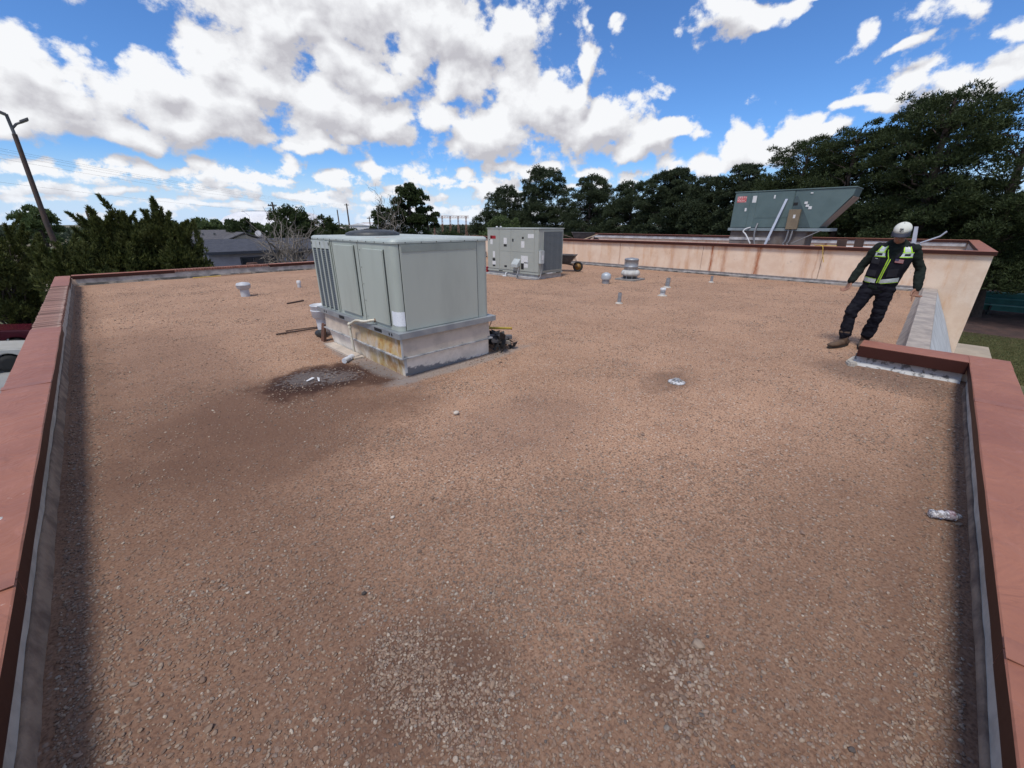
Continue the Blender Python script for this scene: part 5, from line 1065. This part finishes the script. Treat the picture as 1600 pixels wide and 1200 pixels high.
for i, (x, y, lb, c_) in enumerate(((5.2,38.5,'pale blue tarp covered shed seen through the junipers',(.35,.50,.56)),(6.2,36.9,'white trailer glimpsed behind the junipers',(.62,.63,.64)))):
    t_ = thing('shed', lb, 'shed', (x,y,GZ)); mk('wall', MB().box(x-.8,x+.7,y,y+2,GZ,-1.9-.35*i), M('shed_wall_%s' % 'ab'[i], c_, rough=.6), t_, bevel=.03); mk('roof', MB().hexa([(x-.9,y-.1,-1.87-.35*i),(x+.8,y-.1,-1.87-.35*i),(x+.8,y+2.1,-1.87-.35*i),(x-.9,y+2.1,-1.87-.35*i),(x-.8,y+.6,-1.6-.35*i),(x+.7,y+.6,-1.6-.35*i),(x+.7,y+1.4,-1.6-.35*i),(x-.8,y+1.4,-1.6-.35*i)]), M('shed_wall_%s' % 'ab'[i], (0,0,0)), t_)
t_ = thing('parked_car', 'white car roof just showing over the far parapet', 'car', (10.9, 38.8, GZ))
# car builder
TYR = M('tyre_black', (0,0,0)); RIMM = M('alloy', (.45,.45,.46), rough=.35, metal=.7, bump=0); LGT = M('headlight_lens', (.6,.62,.65), rough=.1, bump=0)
def car(t_, paint, L=4.6, Wd=1.75, hood=.88, belt=.95, roofh=1.42, wr=.32, suv=False):
    hw = Wd/2; f = L/2
    lower = [(-f,.32),(-f,.62),(-f+.12,belt-.04),(-f+.5,belt),(f-1.25,belt),(f-.35,hood-.06),(f-.05,hood-.22),(f,.55),(f-.05,.28)]
    arch = []
    mb = MB(); n = 7
    body = [(x,z) for x,z in lower]
    # wheel arches cut along the underside
    und = []
    for wx in (f-.85, -f+.95):
        und += [(wx+(wr+.07)*math.cos(a), wr+(wr+.07)*math.sin(a)) for a in np.linspace(-.12, math.pi+.12, 12)]
    poly = body[:-1]+[(f-.06,.24)]+und+[(-f+.1,.26)]
    mb.prism([(x,-hw,z) for x,z in poly], (0,Wd,0)); b_ = mk('body', mb, paint, t_, bevel=.035, seg=3)
    gx0, gx1, gx2, gx3 = (-f+.15, -f+.45, f-1.95, f-1.25) if suv else (-f+.55, -f+1.25, f-2.05, f-1.15)
    P4 = [(gx0,-hw+.07,belt),(gx3,-hw+.07,belt),(gx3,hw-.07,belt),(gx0,hw-.07,belt),(gx1,-hw+.24,roofh),(gx2,-hw+.24,roofh),(gx2,hw-.24,roofh),(gx1,hw-.24,roofh)]
    mk('windows', MB().hexa(P4), GLS, t_, bevel=.03)
    mk('roof', MB().hexa([(gx1-.05,-hw+.22,roofh-.02),(gx2+.06,-hw+.22,roofh-.02),(gx2+.06,hw-.22,roofh-.02),(gx1-.05,hw-.22,roofh-.02),(gx1+.1,-hw+.3,roofh+.05),(gx2-.1,-hw+.3,roofh+.05),(gx2-.1,hw-.3,roofh+.05),(gx1+.1,hw-.3,roofh+.05)]), paint, t_, bevel=.02)
    for s in (-1, 1):
        for (a, b) in (((gx0,-hw+.07,belt),(gx1,-hw+.24,roofh)),((gx3,-hw+.07,belt),(gx2,-hw+.24,roofh)),(((gx0+gx3)/2-.2,-hw+.07,belt),((gx1+gx2)/2-.1,-hw+.24,roofh))):
            mk('pillar', MB().tube([(a[0],s*abs(a[1])*-1 if s < 0 else -a[1]*1,a[2]),(b[0],(-1 if s<0 else 1)*abs(b[1]),b[2])] if s > 0 else [a, b], .035, 6), paint, t_)
        mk('mirror', MB().ball((gx3-.25, s*(hw+.06), belt+.08), (.07,.09,.06), 8, 6), paint, t_)
        mk('headlight', MB().ball((f-.13, s*(hw-.22), hood-.25), (.12,.17,.07), 10, 6), LGT, t_)
        for wx in (f-.85, -f+.95):
            w_ = mk('wheel', MB().lathe((wx, s*(hw-.10)-(.10), wr), [(wr*.6,0),(wr,.02),(wr,.18),(wr*.6,.20)], 22, axis=Vector((0,1,0))), TYR, t_)
            mk('rim', MB().lathe((wx, s*(hw-.10)-.095, wr), [(.0001,.0),(wr*.58,.0),(wr*.62,.01),(wr*.62,.18),(wr*.58,.19),(.0001,.192)], 16, axis=Vector((0,1,0))), RIMM, w_)
ORG[t_.name] = (0,0,0); WHP = M('car_white', (.62,.62,.60), rough=.25, bump=0); car(t_, WHP)
t_ = thing('parked_car', 'silver white sedan nose seen past the left coping', 'car', (-4.72, 24.8, GZ), 'cars parked below the left wall', local=True); car(t_, M('car_silver', (.55,.54,.50), (.50,.49,.45), scale=2, rough=.25, bump=0))
t_ = thing('parked_car', 'dark maroon car parked behind the silver one', 'car', (-4.85, 27.75, GZ), 'cars parked below the left wall', local=True); car(t_, M('car_maroon', (.085,.012,.022), (.07,.012,.02), scale=2, rough=.2, bump=0), L=4.9, hood=1.08, belt=1.15, roofh=1.6, wr=.36, suv=True)
# ---- far distance
t_ = thing('storage_tank', 'huge white domed tank on the horizon', 'tank', (42.5, 144, GZ)); TW = M('tank_white', (.72,.72,.72), (.62,.62,.63), scale=.3, rough=.6, bump=0)
mk('dome', MB().lathe((42.5,144,0), [(17,-2),(15.2,1.5),(13,3.6),(10,4.8),(8.5,5.0),(.0001,5.2)], 32, smooth=False), TW, t_); mk('shell', MB().lathe((42.5,144,GZ), [(17,0),(17,1.6)], 32), TW, t_); mk('walkway', MB().tube([(42.5+8.5*math.cos(a),144+8.5*math.sin(a),5.1) for a in np.linspace(0,2*math.pi,33)], .06, 5, cap=False), DG, t_)
t_ = thing('water_tank', 'small round white tank beside the oak', 'tank', (24.5, 58.5, GZ)); mk('shell', MB().lathe((24.5,58.5,GZ), [(.75,0),(.75,3.9)], 20), TW, t_); mk('lid', MB().lathe((24.5,58.5,.305), [(.78,0),(.7,.22),(.3,.42),(.0001,.45)], 20), M('lid_blue', (.40,.47,.52), rough=.5), t_)
for i, (x, y, L_, h_, lb, c_) in enumerate(((46,92,14,1.35,'long low white warehouse on the horizon right of the lone tree',(.66,.66,.66)),(30,84,7,.9,'low pale building behind the big unit top',(.45,.40,.36)),(60,118,12,1.6,'distant tan industrial shed left of the lone tree',(.50,.36,.27)))):
    t_ = thing('warehouse', lb, 'building', (x,y,GZ)); mt = M('warehouse_wall_%s' % 'abc'[i], c_, rough=.8); mk('wall', MB().box(x,x+L_,y,y+10,GZ,h_), mt, t_); mk('roof', MB().prism([(x-.2,y-.2,h_+.01),(x-.2,y+10.2,h_+.01),(x-.2,y+5,h_+.5)], (L_+.4,0,0)), TW if i == 0 else mt, t_)
    for k in range(5): mk('window', MB().box(x+1+k*L_/5,x+1.9+k*L_/5,y-.05,y-.002,GZ+1.2,GZ+2.4), GLS, t_)
t_ = thing('substation', 'rust coloured steel gantries of a distant substation', 'substation', (107.5, 144.3, GZ)); ST = M('gantry_rust', (.30,.15,.11), (.24,.13,.10), scale=1, rough=.8)
dvec = Vector((10.3,-7.7,0)).normalized()
for k in range(5):
    p = Vector((102.3,148.1,0))+dvec*k*3.2; mb = MB()
    for s in (-.35,.35): q_ = p+dvec*s; mb.tube([(q_.x,q_.y,GZ),(p.x+dvec.x*s*.4,p.y+dvec.y*s*.4,4.7)], .11, 4)
    for j in range(7): z = GZ+j*1.15; mb.tube([(p.x-dvec.x*.3,p.y-dvec.y*.3,z),(p.x+dvec.x*.3,p.y+dvec.y*.3,z+1.1)], .06, 4)
    mk('gantry_post', mb, ST, t_)
for z in (4.0, 4.7): a = Vector((101,149,z)); b = Vector((102.3,148.1,z))+dvec*14; mk('gantry_beam', MB().tube([a, b], .13, 4), ST, t_)
mb = MB()
for k in range(26): a = Vector((101.5,148.7,4.0))+dvec*(k*.56); mb.tube([a, a+dvec*.56+Vector((0,0,.7 if k%2 else 0))-Vector((0,0,0 if k%2 else 0))], .05, 4)
mk('gantry_lattice', mb, ST, t_, kind='stuff')
for k, (a_, h_) in enumerate(((70,6.3),(80,4.8),(88,5.6),(62,4.4))):
    pass
# far tree line all round the horizon
r_ = np.random.default_rng(5); V = []
for k in range(420):
    a = R(-20)+R(135)*r_.random(); D = r_.uniform(190, 330); c_ = np.array([D*math.cos(a), D*math.sin(a), GZ+r_.uniform(.6,2.2)]); s_ = r_.uniform(3,6)
    V.append(tufts(r_, c_[None], np.array([[s_*1.2,s_*1.2,r_.uniform(1.6,3.0)]]), 110, 1.1, .5, blades_=2))
o_ = npmesh('distant_woods', np.concatenate(V), leafmat('distant_leaves', (.05,.07,.045), (.085,.105,.065))); o_['kind'] = 'stuff'; o_['label'] = 'hazy belt of trees along the horizon'; o_['category'] = 'woods'
# teal bleacher rails on the lawn
t_ = thing('bleachers', 'low teal bleachers behind the thick pine trunk', 'bleachers', (39.5, -4, GZ)); TL = M('teal_metal', (.02,.15,.135), (.03,.20,.18), scale=2, rough=.5)
for k in range(3):
    mk('seat_plank', MB().box(38.6+k*.75, 38.95+k*.75, -9.5, -1.0, GZ+.62+k*.30, GZ+.67+k*.30), M('teal_pale', (.10,.30,.27), rough=.5) if k != 1 else TL, t_); mk('riser_board', MB().box(39.3+k*.75, 39.34+k*.75, -9.5, -1.0, GZ+.25+k*.30, GZ+.60+k*.30), TL, t_)
for y in (-9.3,-7.2,-5.1,-3.0,-1.2): mk('support', MB().box(38.7,41.0,y,y+.08,GZ,GZ+.6), M('dark_support', (.04,.05,.05), rough=.7), t_)
# ================================================================== THE WORKER
def loft(mb, secs, n=18, cap=True):
    """secs: (centre, u half width, v half width, u direction); closed smooth limb"""
    cs = [Vector(s[0]) for s in secs]; rings = []
    S = list(secs)
    for i, (c, a, b, u) in enumerate(S):
        c = Vector(c); tt = (cs[min(i+1,len(cs)-1)]-cs[max(i-1,0)]).normalized(); u = Vector(u); u = (u-tt*u.dot(tt)).normalized(); v = tt.cross(u)
        rings.append((c, a, b, u, v, tt))
    def rg(c, a, b, u, v): return [c+u*a*math.cos(2*math.pi*k/n)+v*b*math.sin(2*math.pi*k/n) for k in range(n)]
    R_ = []
    if cap:
        c, a, b, u, v, t_ = rings[0]; m_ = min(a, b)
        for f in (.95, .7): R_.append(rg(c-t_*m_*f*.9, a*math.sqrt(1-f*f), b*math.sqrt(1-f*f), u, v))
    for c, a, b, u, v, t_ in rings: R_.append(rg(c, a, b, u, v))
    if cap:
        c, a, b, u, v, t_ = rings[-1]; m_ = min(a, b)
        for f in (.7, .95): R_.append(rg(c+t_*m_*f*.9, a*math.sqrt(1-f*f), b*math.sqrt(1-f*f), u, v))
    vs = [p for r in R_ for p in r]; fs = []
    for i in range(len(R_)-1):
        for k in range(n): fs.append((i*n+k, i*n+(k+1)%n, (i+1)*n+(k+1)%n, (i+1)*n+k))
    fs += [tuple(range(n-1,-1,-1)), tuple(range((len(R_)-1)*n, len(R_)*n))]
    mb.add(vs, fs, True); return mb
def fuse(name, mb, voxel, mat, parent, fold=0., fscale=9., smooth=4, label=None, stretch=(1,1,1), cut=None):
    """one continuous skin over overlapping limbs"""
    off = ORG.get(parent.name, (0,0,0)); me = me_of(mb, name, off); o = bpy.data.objects.new(name, me); COL.objects.link(o)
    r_ = o.modifiers.new('r', 'REMESH'); r_.mode = 'VOXEL'; r_.voxel_size = voxel; r_.use_smooth_shade = True
    s_ = o.modifiers.new('s', 'SMOOTH'); s_.iterations = smooth; s_.factor = .6
    dg = bpy.context.evaluated_depsgraph_get(); me2 = bpy.data.meshes.new_from_object(o.evaluated_get(dg)); o.modifiers.clear(); o.data = me2
    if fold or cut:
        bm = bmesh.new(); bm.from_mesh(me2); bm.normal_update()
        if cut: bmesh.ops.delete(bm, geom=[v for v in bm.verts if cut(v.co.x+off[0], v.co.y+off[1], v.co.z+off[2])], context='VERTS')
        if fold:
            for v in bm.verts:
                p = Vector((v.co.x*stretch[0], v.co.y*stretch[1], v.co.z*stretch[2]))
                v.co += v.normal*(fold*(mnoise.noise(p*fscale)+.5*mnoise.noise(p*fscale*2.3+Vector((5,1,2)))))
        bm.to_mesh(me2); bm.free()
    me2.polygons.foreach_set('use_smooth', [True]*len(me2.polygons)); me2.materials.clear(); me2.materials.append(mat); me2.name = name
    o.parent = parent
    if label: o['label'] = label
    ORG[o.name] = off; return o
SKIN = M('skin', (.27,.135,.085), (.24,.115,.075), scale=9, rough=.55, bump=.1)
pn = thing('person', 'worker in white cap, black vest with lime trim, dark jeans and boots, looking down', 'person', (7.55, .56, 0))
Yv = (0,1,0); mb = MB()
hipL, hipR = Vector((7.60,.590,.86)), Vector((7.61,.415,.86)); knL, knR = Vector((7.52,.70,.50)), Vector((7.62,.415,.50)); anL, anR = Vector((7.53,.695,.105)), Vector((7.72,.475,.105))
shL, shR = Vector((7.56,.625,1.385)), Vector((7.56,.265,1.385)); elL, elR = Vector((7.60,.745,1.125)), Vector((7.63,.148,1.125)); wrL, wrR = Vector((7.53,.805,.925)), Vector((7.52,.112,.905))
TOR = [((7.60,.502,.86),.162,.112),((7.60,.500,.93),.170,.122),((7.585,.488,1.03),.162,.118),((7.565,.465,1.16),.170,.125),((7.555,.450,1.28),.186,.128),((7.56,.445,1.37),.180,.108),((7.565,.443,1.425),.122,.080)]
def body(mb, g=0., arms=True, legs=True, torso=True, sleeve_end=1., leg_end=1., armr=(.052,.046,.037,.029), legr=(.088,.072,.054,.050,.036)):
    if torso: loft(mb, [(c, a+g, b+g, Yv) for c, a, b in TOR])
    if arms:
        for s, e, w_ in ((shL, elL, wrL), (shR, elR, wrR)):
            end = e.lerp(w_, sleeve_end); a = [x+g for x in armr]
            loft(mb, [(s+Vector((0,0,.004)), a[0]*1.0, a[0]*1.1, Yv), (s.lerp(e,.5), a[0]*.94, a[0]*.98, Yv), (e, a[1]*.92, a[1], Yv), (e.lerp(end,.35), a[1]*.95, a[1]*.95, Yv), (end, a[3] if sleeve_end >= 1 else a[2], a[3] if sleeve_end >= 1 else a[2], Yv)])
    if legs:
        for h, k_, a_ in ((hipL, knL, anL), (hipR, knR, anR)):
            end = k_.lerp(a_, leg_end); r = [x+g for x in legr]
            loft(mb, [(h, r[0], r[0]*1.1, Yv), (h.lerp(k_,.5), r[1], r[1]*1.08, Yv), (k_, r[2], r[2]*1.05, Yv), (k_.lerp(end,.4)+Vector((.012,0,0)), r[3], r[3]*1.1, Yv), (end, r[4], r[4]*1.1, Yv)])
body(mb)
# neck and head (bowed)
fwd = Vector((-.88,.03,-.44)).normalized(); lft = Vector((0,-1,0)); lft = (lft-fwd*lft.dot(fwd)).normalized(); upv = fwd.cross(lft)*-1
if upv.z < 0: upv = -upv
hc = Vector((7.430,.434,1.568))
HM = Matrix((fwd, lft, upv)).transposed().to_4x4(); HM.translation = hc
def H_(x, y, z): return HM @ Vector((x, y, z))
loft(mb, [((7.565,.443,1.40),.062,.060,Yv), ((7.535,.440,1.47),.055,.056,Yv), (H_(-.03,0,-.03),.055,.058,Yv)])
hd = MB(); hd.ball((0,0,.025), (.098,.078,.10), 20, 14); hd.ball((.028,0,-.045), (.066,.058,.066), 16, 12); hd.ball((.052,0,-.092), (.028,.028,.020), 12, 8)
hd.ball((.096,0,-.028), (.020,.014,.024), 10, 8); hd.tube([(.085,0,.01),(.103,0,-.032)], [.008,.014], 8); hd.ball((.082,0,-.068), (.016,.026,.010), 10, 6)
for s in (-1,1): hd.ball((.0, s*.078, -.01), (.020,.012,.034), 10, 8); hd.ball((.072,s*.033,.012), (.018,.024,.009), 8, 6)
mb.add([tuple(HM @ Vector(v)) for v in hd.v], hd.f, True)
def hand(mb, W_, d, side, thumb, curl=.35, point=False, sc=1.):
    sc *= 1.08
    """palm, four fingers of different length and a thumb; d: where fingers point, side: across the knuckles, thumb toward +side"""
    d = Vector(d).normalized(); s = Vector(side); s = (s-d*s.dot(d)).normalized(); n = d.cross(s)*thumb
    loft(mb, [(W_, .027*sc, .020*sc, s), (W_+d*.03*sc, .034*sc, .017*sc, s), (W_+d*.085*sc, .041*sc, .0145*sc, s)])
    for i, (o_, L) in enumerate(((.030,.072),(.010,.082),(-.011,.076),(-.031,.060))):
        cl = .1 if (point and i == 0) else curl*(1+.25*i+(.9 if point else 0)); b = W_+d*.085*sc+s*o_*sc; p = [W_+d*.055*sc+s*o_*.85*sc, b]; dv = d.copy()
        for j, f in enumerate((.45,.32,.23)):
            dv = (dv*math.cos(cl)+n*math.sin(cl)).normalized(); nn_ = (n*math.cos(cl)-d*math.sin(cl)); p.append(p[-1]+dv*L*f*sc*1.05)
        mb.tube(p, [.0095*sc,.0098*sc,.0092*sc,.0085*sc,.0068*sc], 9)
    b = W_+d*.022*sc+s*.022*sc; p = [b, b+(d*.55+s*.75+n*.2)*.032*sc, b+(d*.85+s*.95+n*.35)*.048*sc, b+(d*1.35+s*1.0+n*.5)*.058*sc]; mb.tube(p, [.015*sc,.0125*sc,.011*sc,.0085*sc], 9)
hand(mb, wrL, Vector((-.16,.22,-.95)), (-.75,-.55,0), 1, .55, sc=1.03)
hand(mb, wrR, Vector((-.22,-.02,-.96)), (-.62,.62,.1), -1, .55, point=True, sc=1.03)
for h_, t0 in (((7.60,.672),(7.34,.775)), ((7.79,.49),(7.50,.455))):
    a = Vector((*h_, .05)); b = Vector((*t0, .04)); loft(mb, [(a,.03,.035,(0,0,1)), (a.lerp(b,.5),.035,.04,(0,0,1)), (b,.018,.038,(0,0,1))])
fuse('body', mb, .0062, SKIN, pn, smooth=2)
# clothes
SH = M('sweater_dark_green', (.020,.026,.022), (.014,.018,.016), scale=20, rough=.95, bump=.5, bscale=120, bdist=.003, spec=.08)
JE = M('dark_jeans', (.011,.011,.016), (.019,.019,.024), scale=7, rough=.9, bump=.4, bscale=90, bdist=.003, lo=.45, hi=.7, spec=.08)
VE = M('black_vest_cloth', (.012,.012,.017), (.018,.018,.024), scale=12, rough=.85, bump=.4, bscale=100, bdist=.003, spec=.08)
mb = MB(); body(mb, .010, legs=False, armr=(.052,.048,.043,.036)); loft(mb, [((7.565,.443,1.40),.078,.072,Yv), ((7.55,.441,1.445),.068,.066,Yv)])
sw = fuse('sweater', mb, .008, SH, pn, fold=.012, fscale=10, stretch=(1,1,1.4), cut=lambda x,y,z: False)
mb = MB(); body(mb, .012, arms=False, torso=False, legr=(.090,.078,.062,.060,.062), leg_end=.80); loft(mb, [(c, a+.013, b+.013, Yv) for c, a, b in TOR[:3]])
fuse('trousers', mb, .008, JE, pn, fold=.015, fscale=9, stretch=(1,1,1.7))
mb = MB(); loft(mb, [((7.60,.502,.925),.186,.136,Yv)]+[(c, a+.025+(.004 if i < 4 else 0), b+.028, Yv) for i, (c, a, b) in enumerate(TOR) if i > 1][:-1]+[((7.565,.443,1.425),.120,.085,Yv)])
for s in (shL, shR): mb.ball(s.lerp(Vector((7.56,.445,1.39)), .22)+Vector((0,0,-.005)), (.082,.062,.070), 14, 10)
def vcut(x, y, z):
    if z < .925: return True
    if z > 1.24 and x < 7.56 and abs(y-.440-(.0)) < (z-1.235)*.42: return True      # open V neck
    if z > 1.40 and (x-7.56)**2+(y-.443)**2 < .075**2: return True
    return False
vest = fuse('vest', mb, .008, VE, pn, fold=.005, fscale=12, cut=vcut)
bmv = bmesh.new(); bmv.from_mesh(vest.data); off = ORG[vest.name]
bvh = BVHTree.FromBMesh(bmv)
def hit(y, z, lift=.004):
    h = bvh.ray_cast(Vector((6.6-off[0], y-off[1], z-off[2])), Vector((1,0,0)))
    if h[0] is None: return None
    return h[0]+Vector(off)+Vector((-lift,0,0))
def patch(nm, mat, quad, nu=8, nv=5, lift=.004, label=None):
    mb = MB(); A, B, C_, D_ = [Vector((*q_, 0)) for q_ in quad]; grid = []; 
    last = 7.44
    for i in range(nu+1):
        for j in range(nv+1):
            p = A.lerp(B, i/nu).lerp(D_.lerp(C_, i/nu), j/nv); h = hit(p.x, p.y, lift); grid.append(h if h is not None else None)
    fs = []
    for i in range(nu):
        for j in range(nv):
            q_ = [i*(nv+1)+j, (i+1)*(nv+1)+j, (i+1)*(nv+1)+j+1, i*(nv+1)+j+1]
            if all(grid[k] is not None for k in q_): fs.append(tuple(q_))
    mb.add([g_ if g_ is not None else (7.5,.45,1.2) for g_ in grid], fs, True); return mk(nm, mb, mat, pn, label)
LIME = M('lime_piping', (.42,.72,.03), (.38,.66,.03), scale=20, rough=.6, bump=0); SILV = M('reflective_silver', (.55,.60,.58), (.44,.48,.47), scale=18, rough=.4, bump=.1)
def strip(pts, w_, mat=LIME, nm='piping', lift=.007):
    P_ = [];
    for i in range(len(pts)-1):
        a = Vector((*pts[i],0)); b = Vector((*pts[i+1],0)); dv = (b-a).normalized(); nv_ = Vector((-dv.y, dv.x, 0))*w_/2
        patch(nm, mat, [(a-nv_)[:2], (b-nv_)[:2], (b+nv_)[:2], (a+nv_)[:2]], 12, 1, lift)
# shoulder panels (left in the picture is +y)
for s in (1, -1):
    c = .444
    patch('reflective_panel', SILV, [(c+s*.085,1.415),(c+s*.135,1.405),(c+s*.165,1.335),(c+s*.105,1.335)], 6, 6)
    patch('reflective_panel', SILV, [(c+s*.088,1.332),(c+s*.185,1.335),(c+s*.185,1.285),(c+s*.075,1.285)], 8, 4)
    patch('black_patch', VE, [(c+s*.110,1.322),(c+s*.165,1.322),(c+s*.165,1.298),(c+s*.110,1.298)], 6, 3, .008)
    strip([(c+s*.078,1.42),(c+s*.098,1.335)], .011); strip([(c+s*.140,1.41),(c+s*.172,1.338)], .011)
    strip([(c+s*.085,1.335),(c+s*.190,1.337)], .010); strip([(c+s*.070,1.280),(c+s*.190,1.280)], .011)
strip([(.515,1.405),(.50,1.33),(.478,1.262),(.50,1.10),(.525,.94)], .010, lift=.009)
strip([(.385,1.385),(.42,1.31),(.455,1.255),(.482,1.10),(.505,.94)], .010, lift=.009)
strip([(.468,1.25),(.49,1.10),(.515,.94)], .004, M('silver_zip', (.3,.3,.3), rough=.4, metal=.6, bump=0), 'zip', .010)
patch('reflective_band', SILV, [(.690,1.005),(.540,.985),(.545,.935),(.690,.950)], 9, 4, .006); patch('reflective_band', SILV, [(.495,.985),(.318,1.02),(.318,.965),(.500,.935)], 9, 4, .006)
strip([(.690,.945),(.545,.930)], .006); strip([(.498,.930),(.318,.960)], .006); strip([(.690,1.010),(.54,.990)], .005)
for quad in ([(.650,1.275),(.560,1.265),(.560,1.18),(.650,1.19)], [(.445,1.12),(.345,1.14),(.345,1.035),(.45,1.02)], [(.66,1.11),(.56,1.10),(.56,1.02),(.66,1.03)]):
    patch('pocket', M('pocket_cloth', (.017,.017,.024), rough=.9, bump=.2), quad, 8, 6, .009)
patch('pocket_tag', SILV, [(.615,1.258),(.588,1.256),(.588,1.248),(.615,1.250)], 3, 2, .012)
# flag patch: stripes and a blue canton
FR = M('flag_red', (.40,.10,.10), rough=.7, bump=0); FW = M('flag_white', (.45,.36,.36), rough=.7, bump=0); FB = M('flag_blue', (.06,.06,.13), rough=.7, bump=0)
fy0, fy1, fz0, fz1 = .408, .325, 1.205, 1.252
for k in range(7):
    z0 = fz0+(fz1-fz0)*k/7; z1 = fz0+(fz1-fz0)*(k+1)/7; sk = .008
    patch('flag_stripe', FR if k % 2 == 0 else FW, [(fy0,z1+sk),(fy1,z1-.002),(fy1,z0-.002),(fy0,z0+sk)], 6, 1, .0095)
patch('flag_canton', FB, [(fy0,fz1+.0085),(fy0-.035,fz1+.004),(fy0-.035,fz0+.028),(fy0,fz0+.033)], 4, 3, .011)
bmv.free()
# boots
BT = M('boot_leather', (.115,.070,.042), (.075,.048,.032), scale=9, rough=.8, bump=.5, bscale=40); SOLE = M('boot_sole', (.030,.024,.020), rough=.9)
for (hx, hy), (tx, ty), an, kn in (((7.625,.662),(7.285,.797), anL, knL), ((7.81,.49),(7.46,.452), anR, knR)):
    a = Vector((hx,hy,.062)); b = Vector((tx,ty,.048)); mb = MB(); sd = Vector((0,0,1))
    loft(mb, [(a,.048,.046,sd), (a.lerp(b,.35),.052,.050,sd), (a.lerp(b,.68),.038,.056,sd), (b,.026,.050,sd)])
    up_ = an+(kn-an)*.30; loft(mb, [(Vector((an.x+.01,an.y,.07)),.052,.060,Yv), (an.lerp(up_,.35),.055,.058,Yv), (up_,.070,.072,Yv)])
    bo = fuse('boot', mb, .007, BT, pn, fold=.005, fscale=16)
    pts = []; dv = (b-a).normalized(); nv_ = Vector((-dv.y,dv.x,0)).normalized(); Lb = (b-a).length
    for k in range(20):
        q_ = 2*math.pi*k/20; l = math.cos(q_); pts.append(tuple(a.lerp(b,.5)+dv*(Lb/2+.052)*l+nv_*.054*math.sin(q_)*(1-.1*l)+Vector((0,0,0))))
    pts = [(p[0],p[1],.004) for p in pts]; mk('sole', MB().prism(pts, (0,0,.026)), SOLE, bo, bevel=.004)
# cap
CAPW = M('cap_cream', (.66,.66,.58), (.58,.58,.52), scale=8, rough=.85, bump=.2, bscale=60, bdist=.002); NAVY = M('cap_navy', (.030,.035,.055), rough=.8, bump=.1)
cp = MB(); n = 28; rings = []
for i in range(9):
    th = (math.pi/2)*i/8; rings.append([(.107*math.cos(th)*math.cos(2*math.pi*k/n)-.004, .089*math.cos(th)*math.sin(2*math.pi*k/n), .040+.090*math.sin(th)**.85+(.006 if i else 0)) for k in range(n)])
vs = [p for r in rings for p in r]; fs = [(i*n+k, i*n+(k+1)%n, (i+1)*n+(k+1)%n, (i+1)*n+k) for i in range(8) for k in range(n)]
cp.add([tuple(HM @ Vector(p)) for p in vs], fs, True); cap_o = mk('cap', cp, CAPW, pn, weld=True)
sdm = cap_o.modifiers.new('thick', 'SOLIDIFY'); sdm.thickness = .003
mb = MB(); g1 = []; 
for i in range(5):
    for k in range(13):
        a = R(-68)+R(136)*k/12; e_ = 1+.48*(i/4)*math.cos(a)**.8 if abs(math.cos(a)) > 0 else 1; g1.append(HM @ Vector((.110*math.cos(a)*e_-.004, .094*math.sin(a)*(1+.03*i/4), .046-.020*(i/4)-.05*math.sin(a)**2*(i/4))))
fs = [(i*13+k, i*13+k+1, (i+1)*13+k+1, (i+1)*13+k) for i in range(4) for k in range(12)]
mb.add(g1, fs, True); br = mk('brim', mb, NAVY, cap_o); sdm = br.modifiers.new('thick', 'SOLIDIFY'); sdm.thickness = .004
mb = MB(); mb.ball(tuple(HM @ Vector((-.004,0,.134))), .007, 8, 6); mk('cap_button', mb, NAVY, cap_o)
# interlocking letters N and Y on the front, as strokes on the crown
def capsurf(u_, v_):      # u_: left-right metres, v_: up the front
    th = v_/.112; a = u_/.10; return HM @ Vector((.1095*math.cos(th)*math.cos(a)-.004, -.0915*math.cos(th)*math.sin(a), .044+.091*math.sin(th)**.85+.004))
mb = MB(); 
def stroke(pts, r=.0027): mb.tube([capsurf(*p) for p in bez([(a, b) + (0,) for a, b in pts], 4) and [(q_[0], q_[1]) for q_ in bez([(a, b, 0) for a, b in pts], 4)]], r, 6)
stroke([(-.020,.028),(-.018,.068)]); stroke([(-.019,.067),(.014,.030)]); stroke([(.014,.029),(.016,.069)]); stroke([(-.010,.074),(.000,.050)]); stroke([(.012,.074),(.000,.050)]); stroke([(.0,.050),(-.001,.020)])
for p in ((-.020,.028),(.016,.069),(-.010,.074),(.012,.074),(-.001,.020)): mb.tube([capsurf(p[0]-.005,p[1]), capsurf(p[0]+.005,p[1])], .0022, 6)
mk('cap_letters', mb, NAVY, cap_o)
# eyes, brows, short hair below the cap
for s in (-1, 1):
    mb = MB(); mb.ball(tuple(H_(.080, s*.031, -.002)), (.010,.011,.006), 8, 6); mk('eye', mb, M('eye_dark', (.05,.03,.025), rough=.3, bump=0), pn)
    mb = MB(); mb.tube([H_(.090,s*.018,.012),H_(.086,s*.034,.016),H_(.072,s*.048,.010)], .004, 6); mk('eyebrow', mb, M('hair_black', (.012,.010,.009), rough=.8), pn)
mb = MB(); mb.ball((-.030,0,.012), (.078,.083,.050), 16, 10); hb = MB(); hb.add([tuple(HM @ Vector(v)) for v in mb.v], mb.f, True); mk('hair', hb, M('hair_black', (0,0,0)), pn)
mb = MB(); mb.tube([H_(.083,-.018,-.055),H_(.093,0,-.052),H_(.083,.018,-.055)], .0045, 6); mk('moustache', mb, M('hair_black', (0,0,0)), pn)
mb = MB(); loft(mb, [((7.60,.502,.905),.180,.128,Yv), ((7.60,.502,.935),.180,.130,Yv)], cap=False); mk('belt', mb, M('belt_black', (.02,.018,.016), rough=.5), pn)
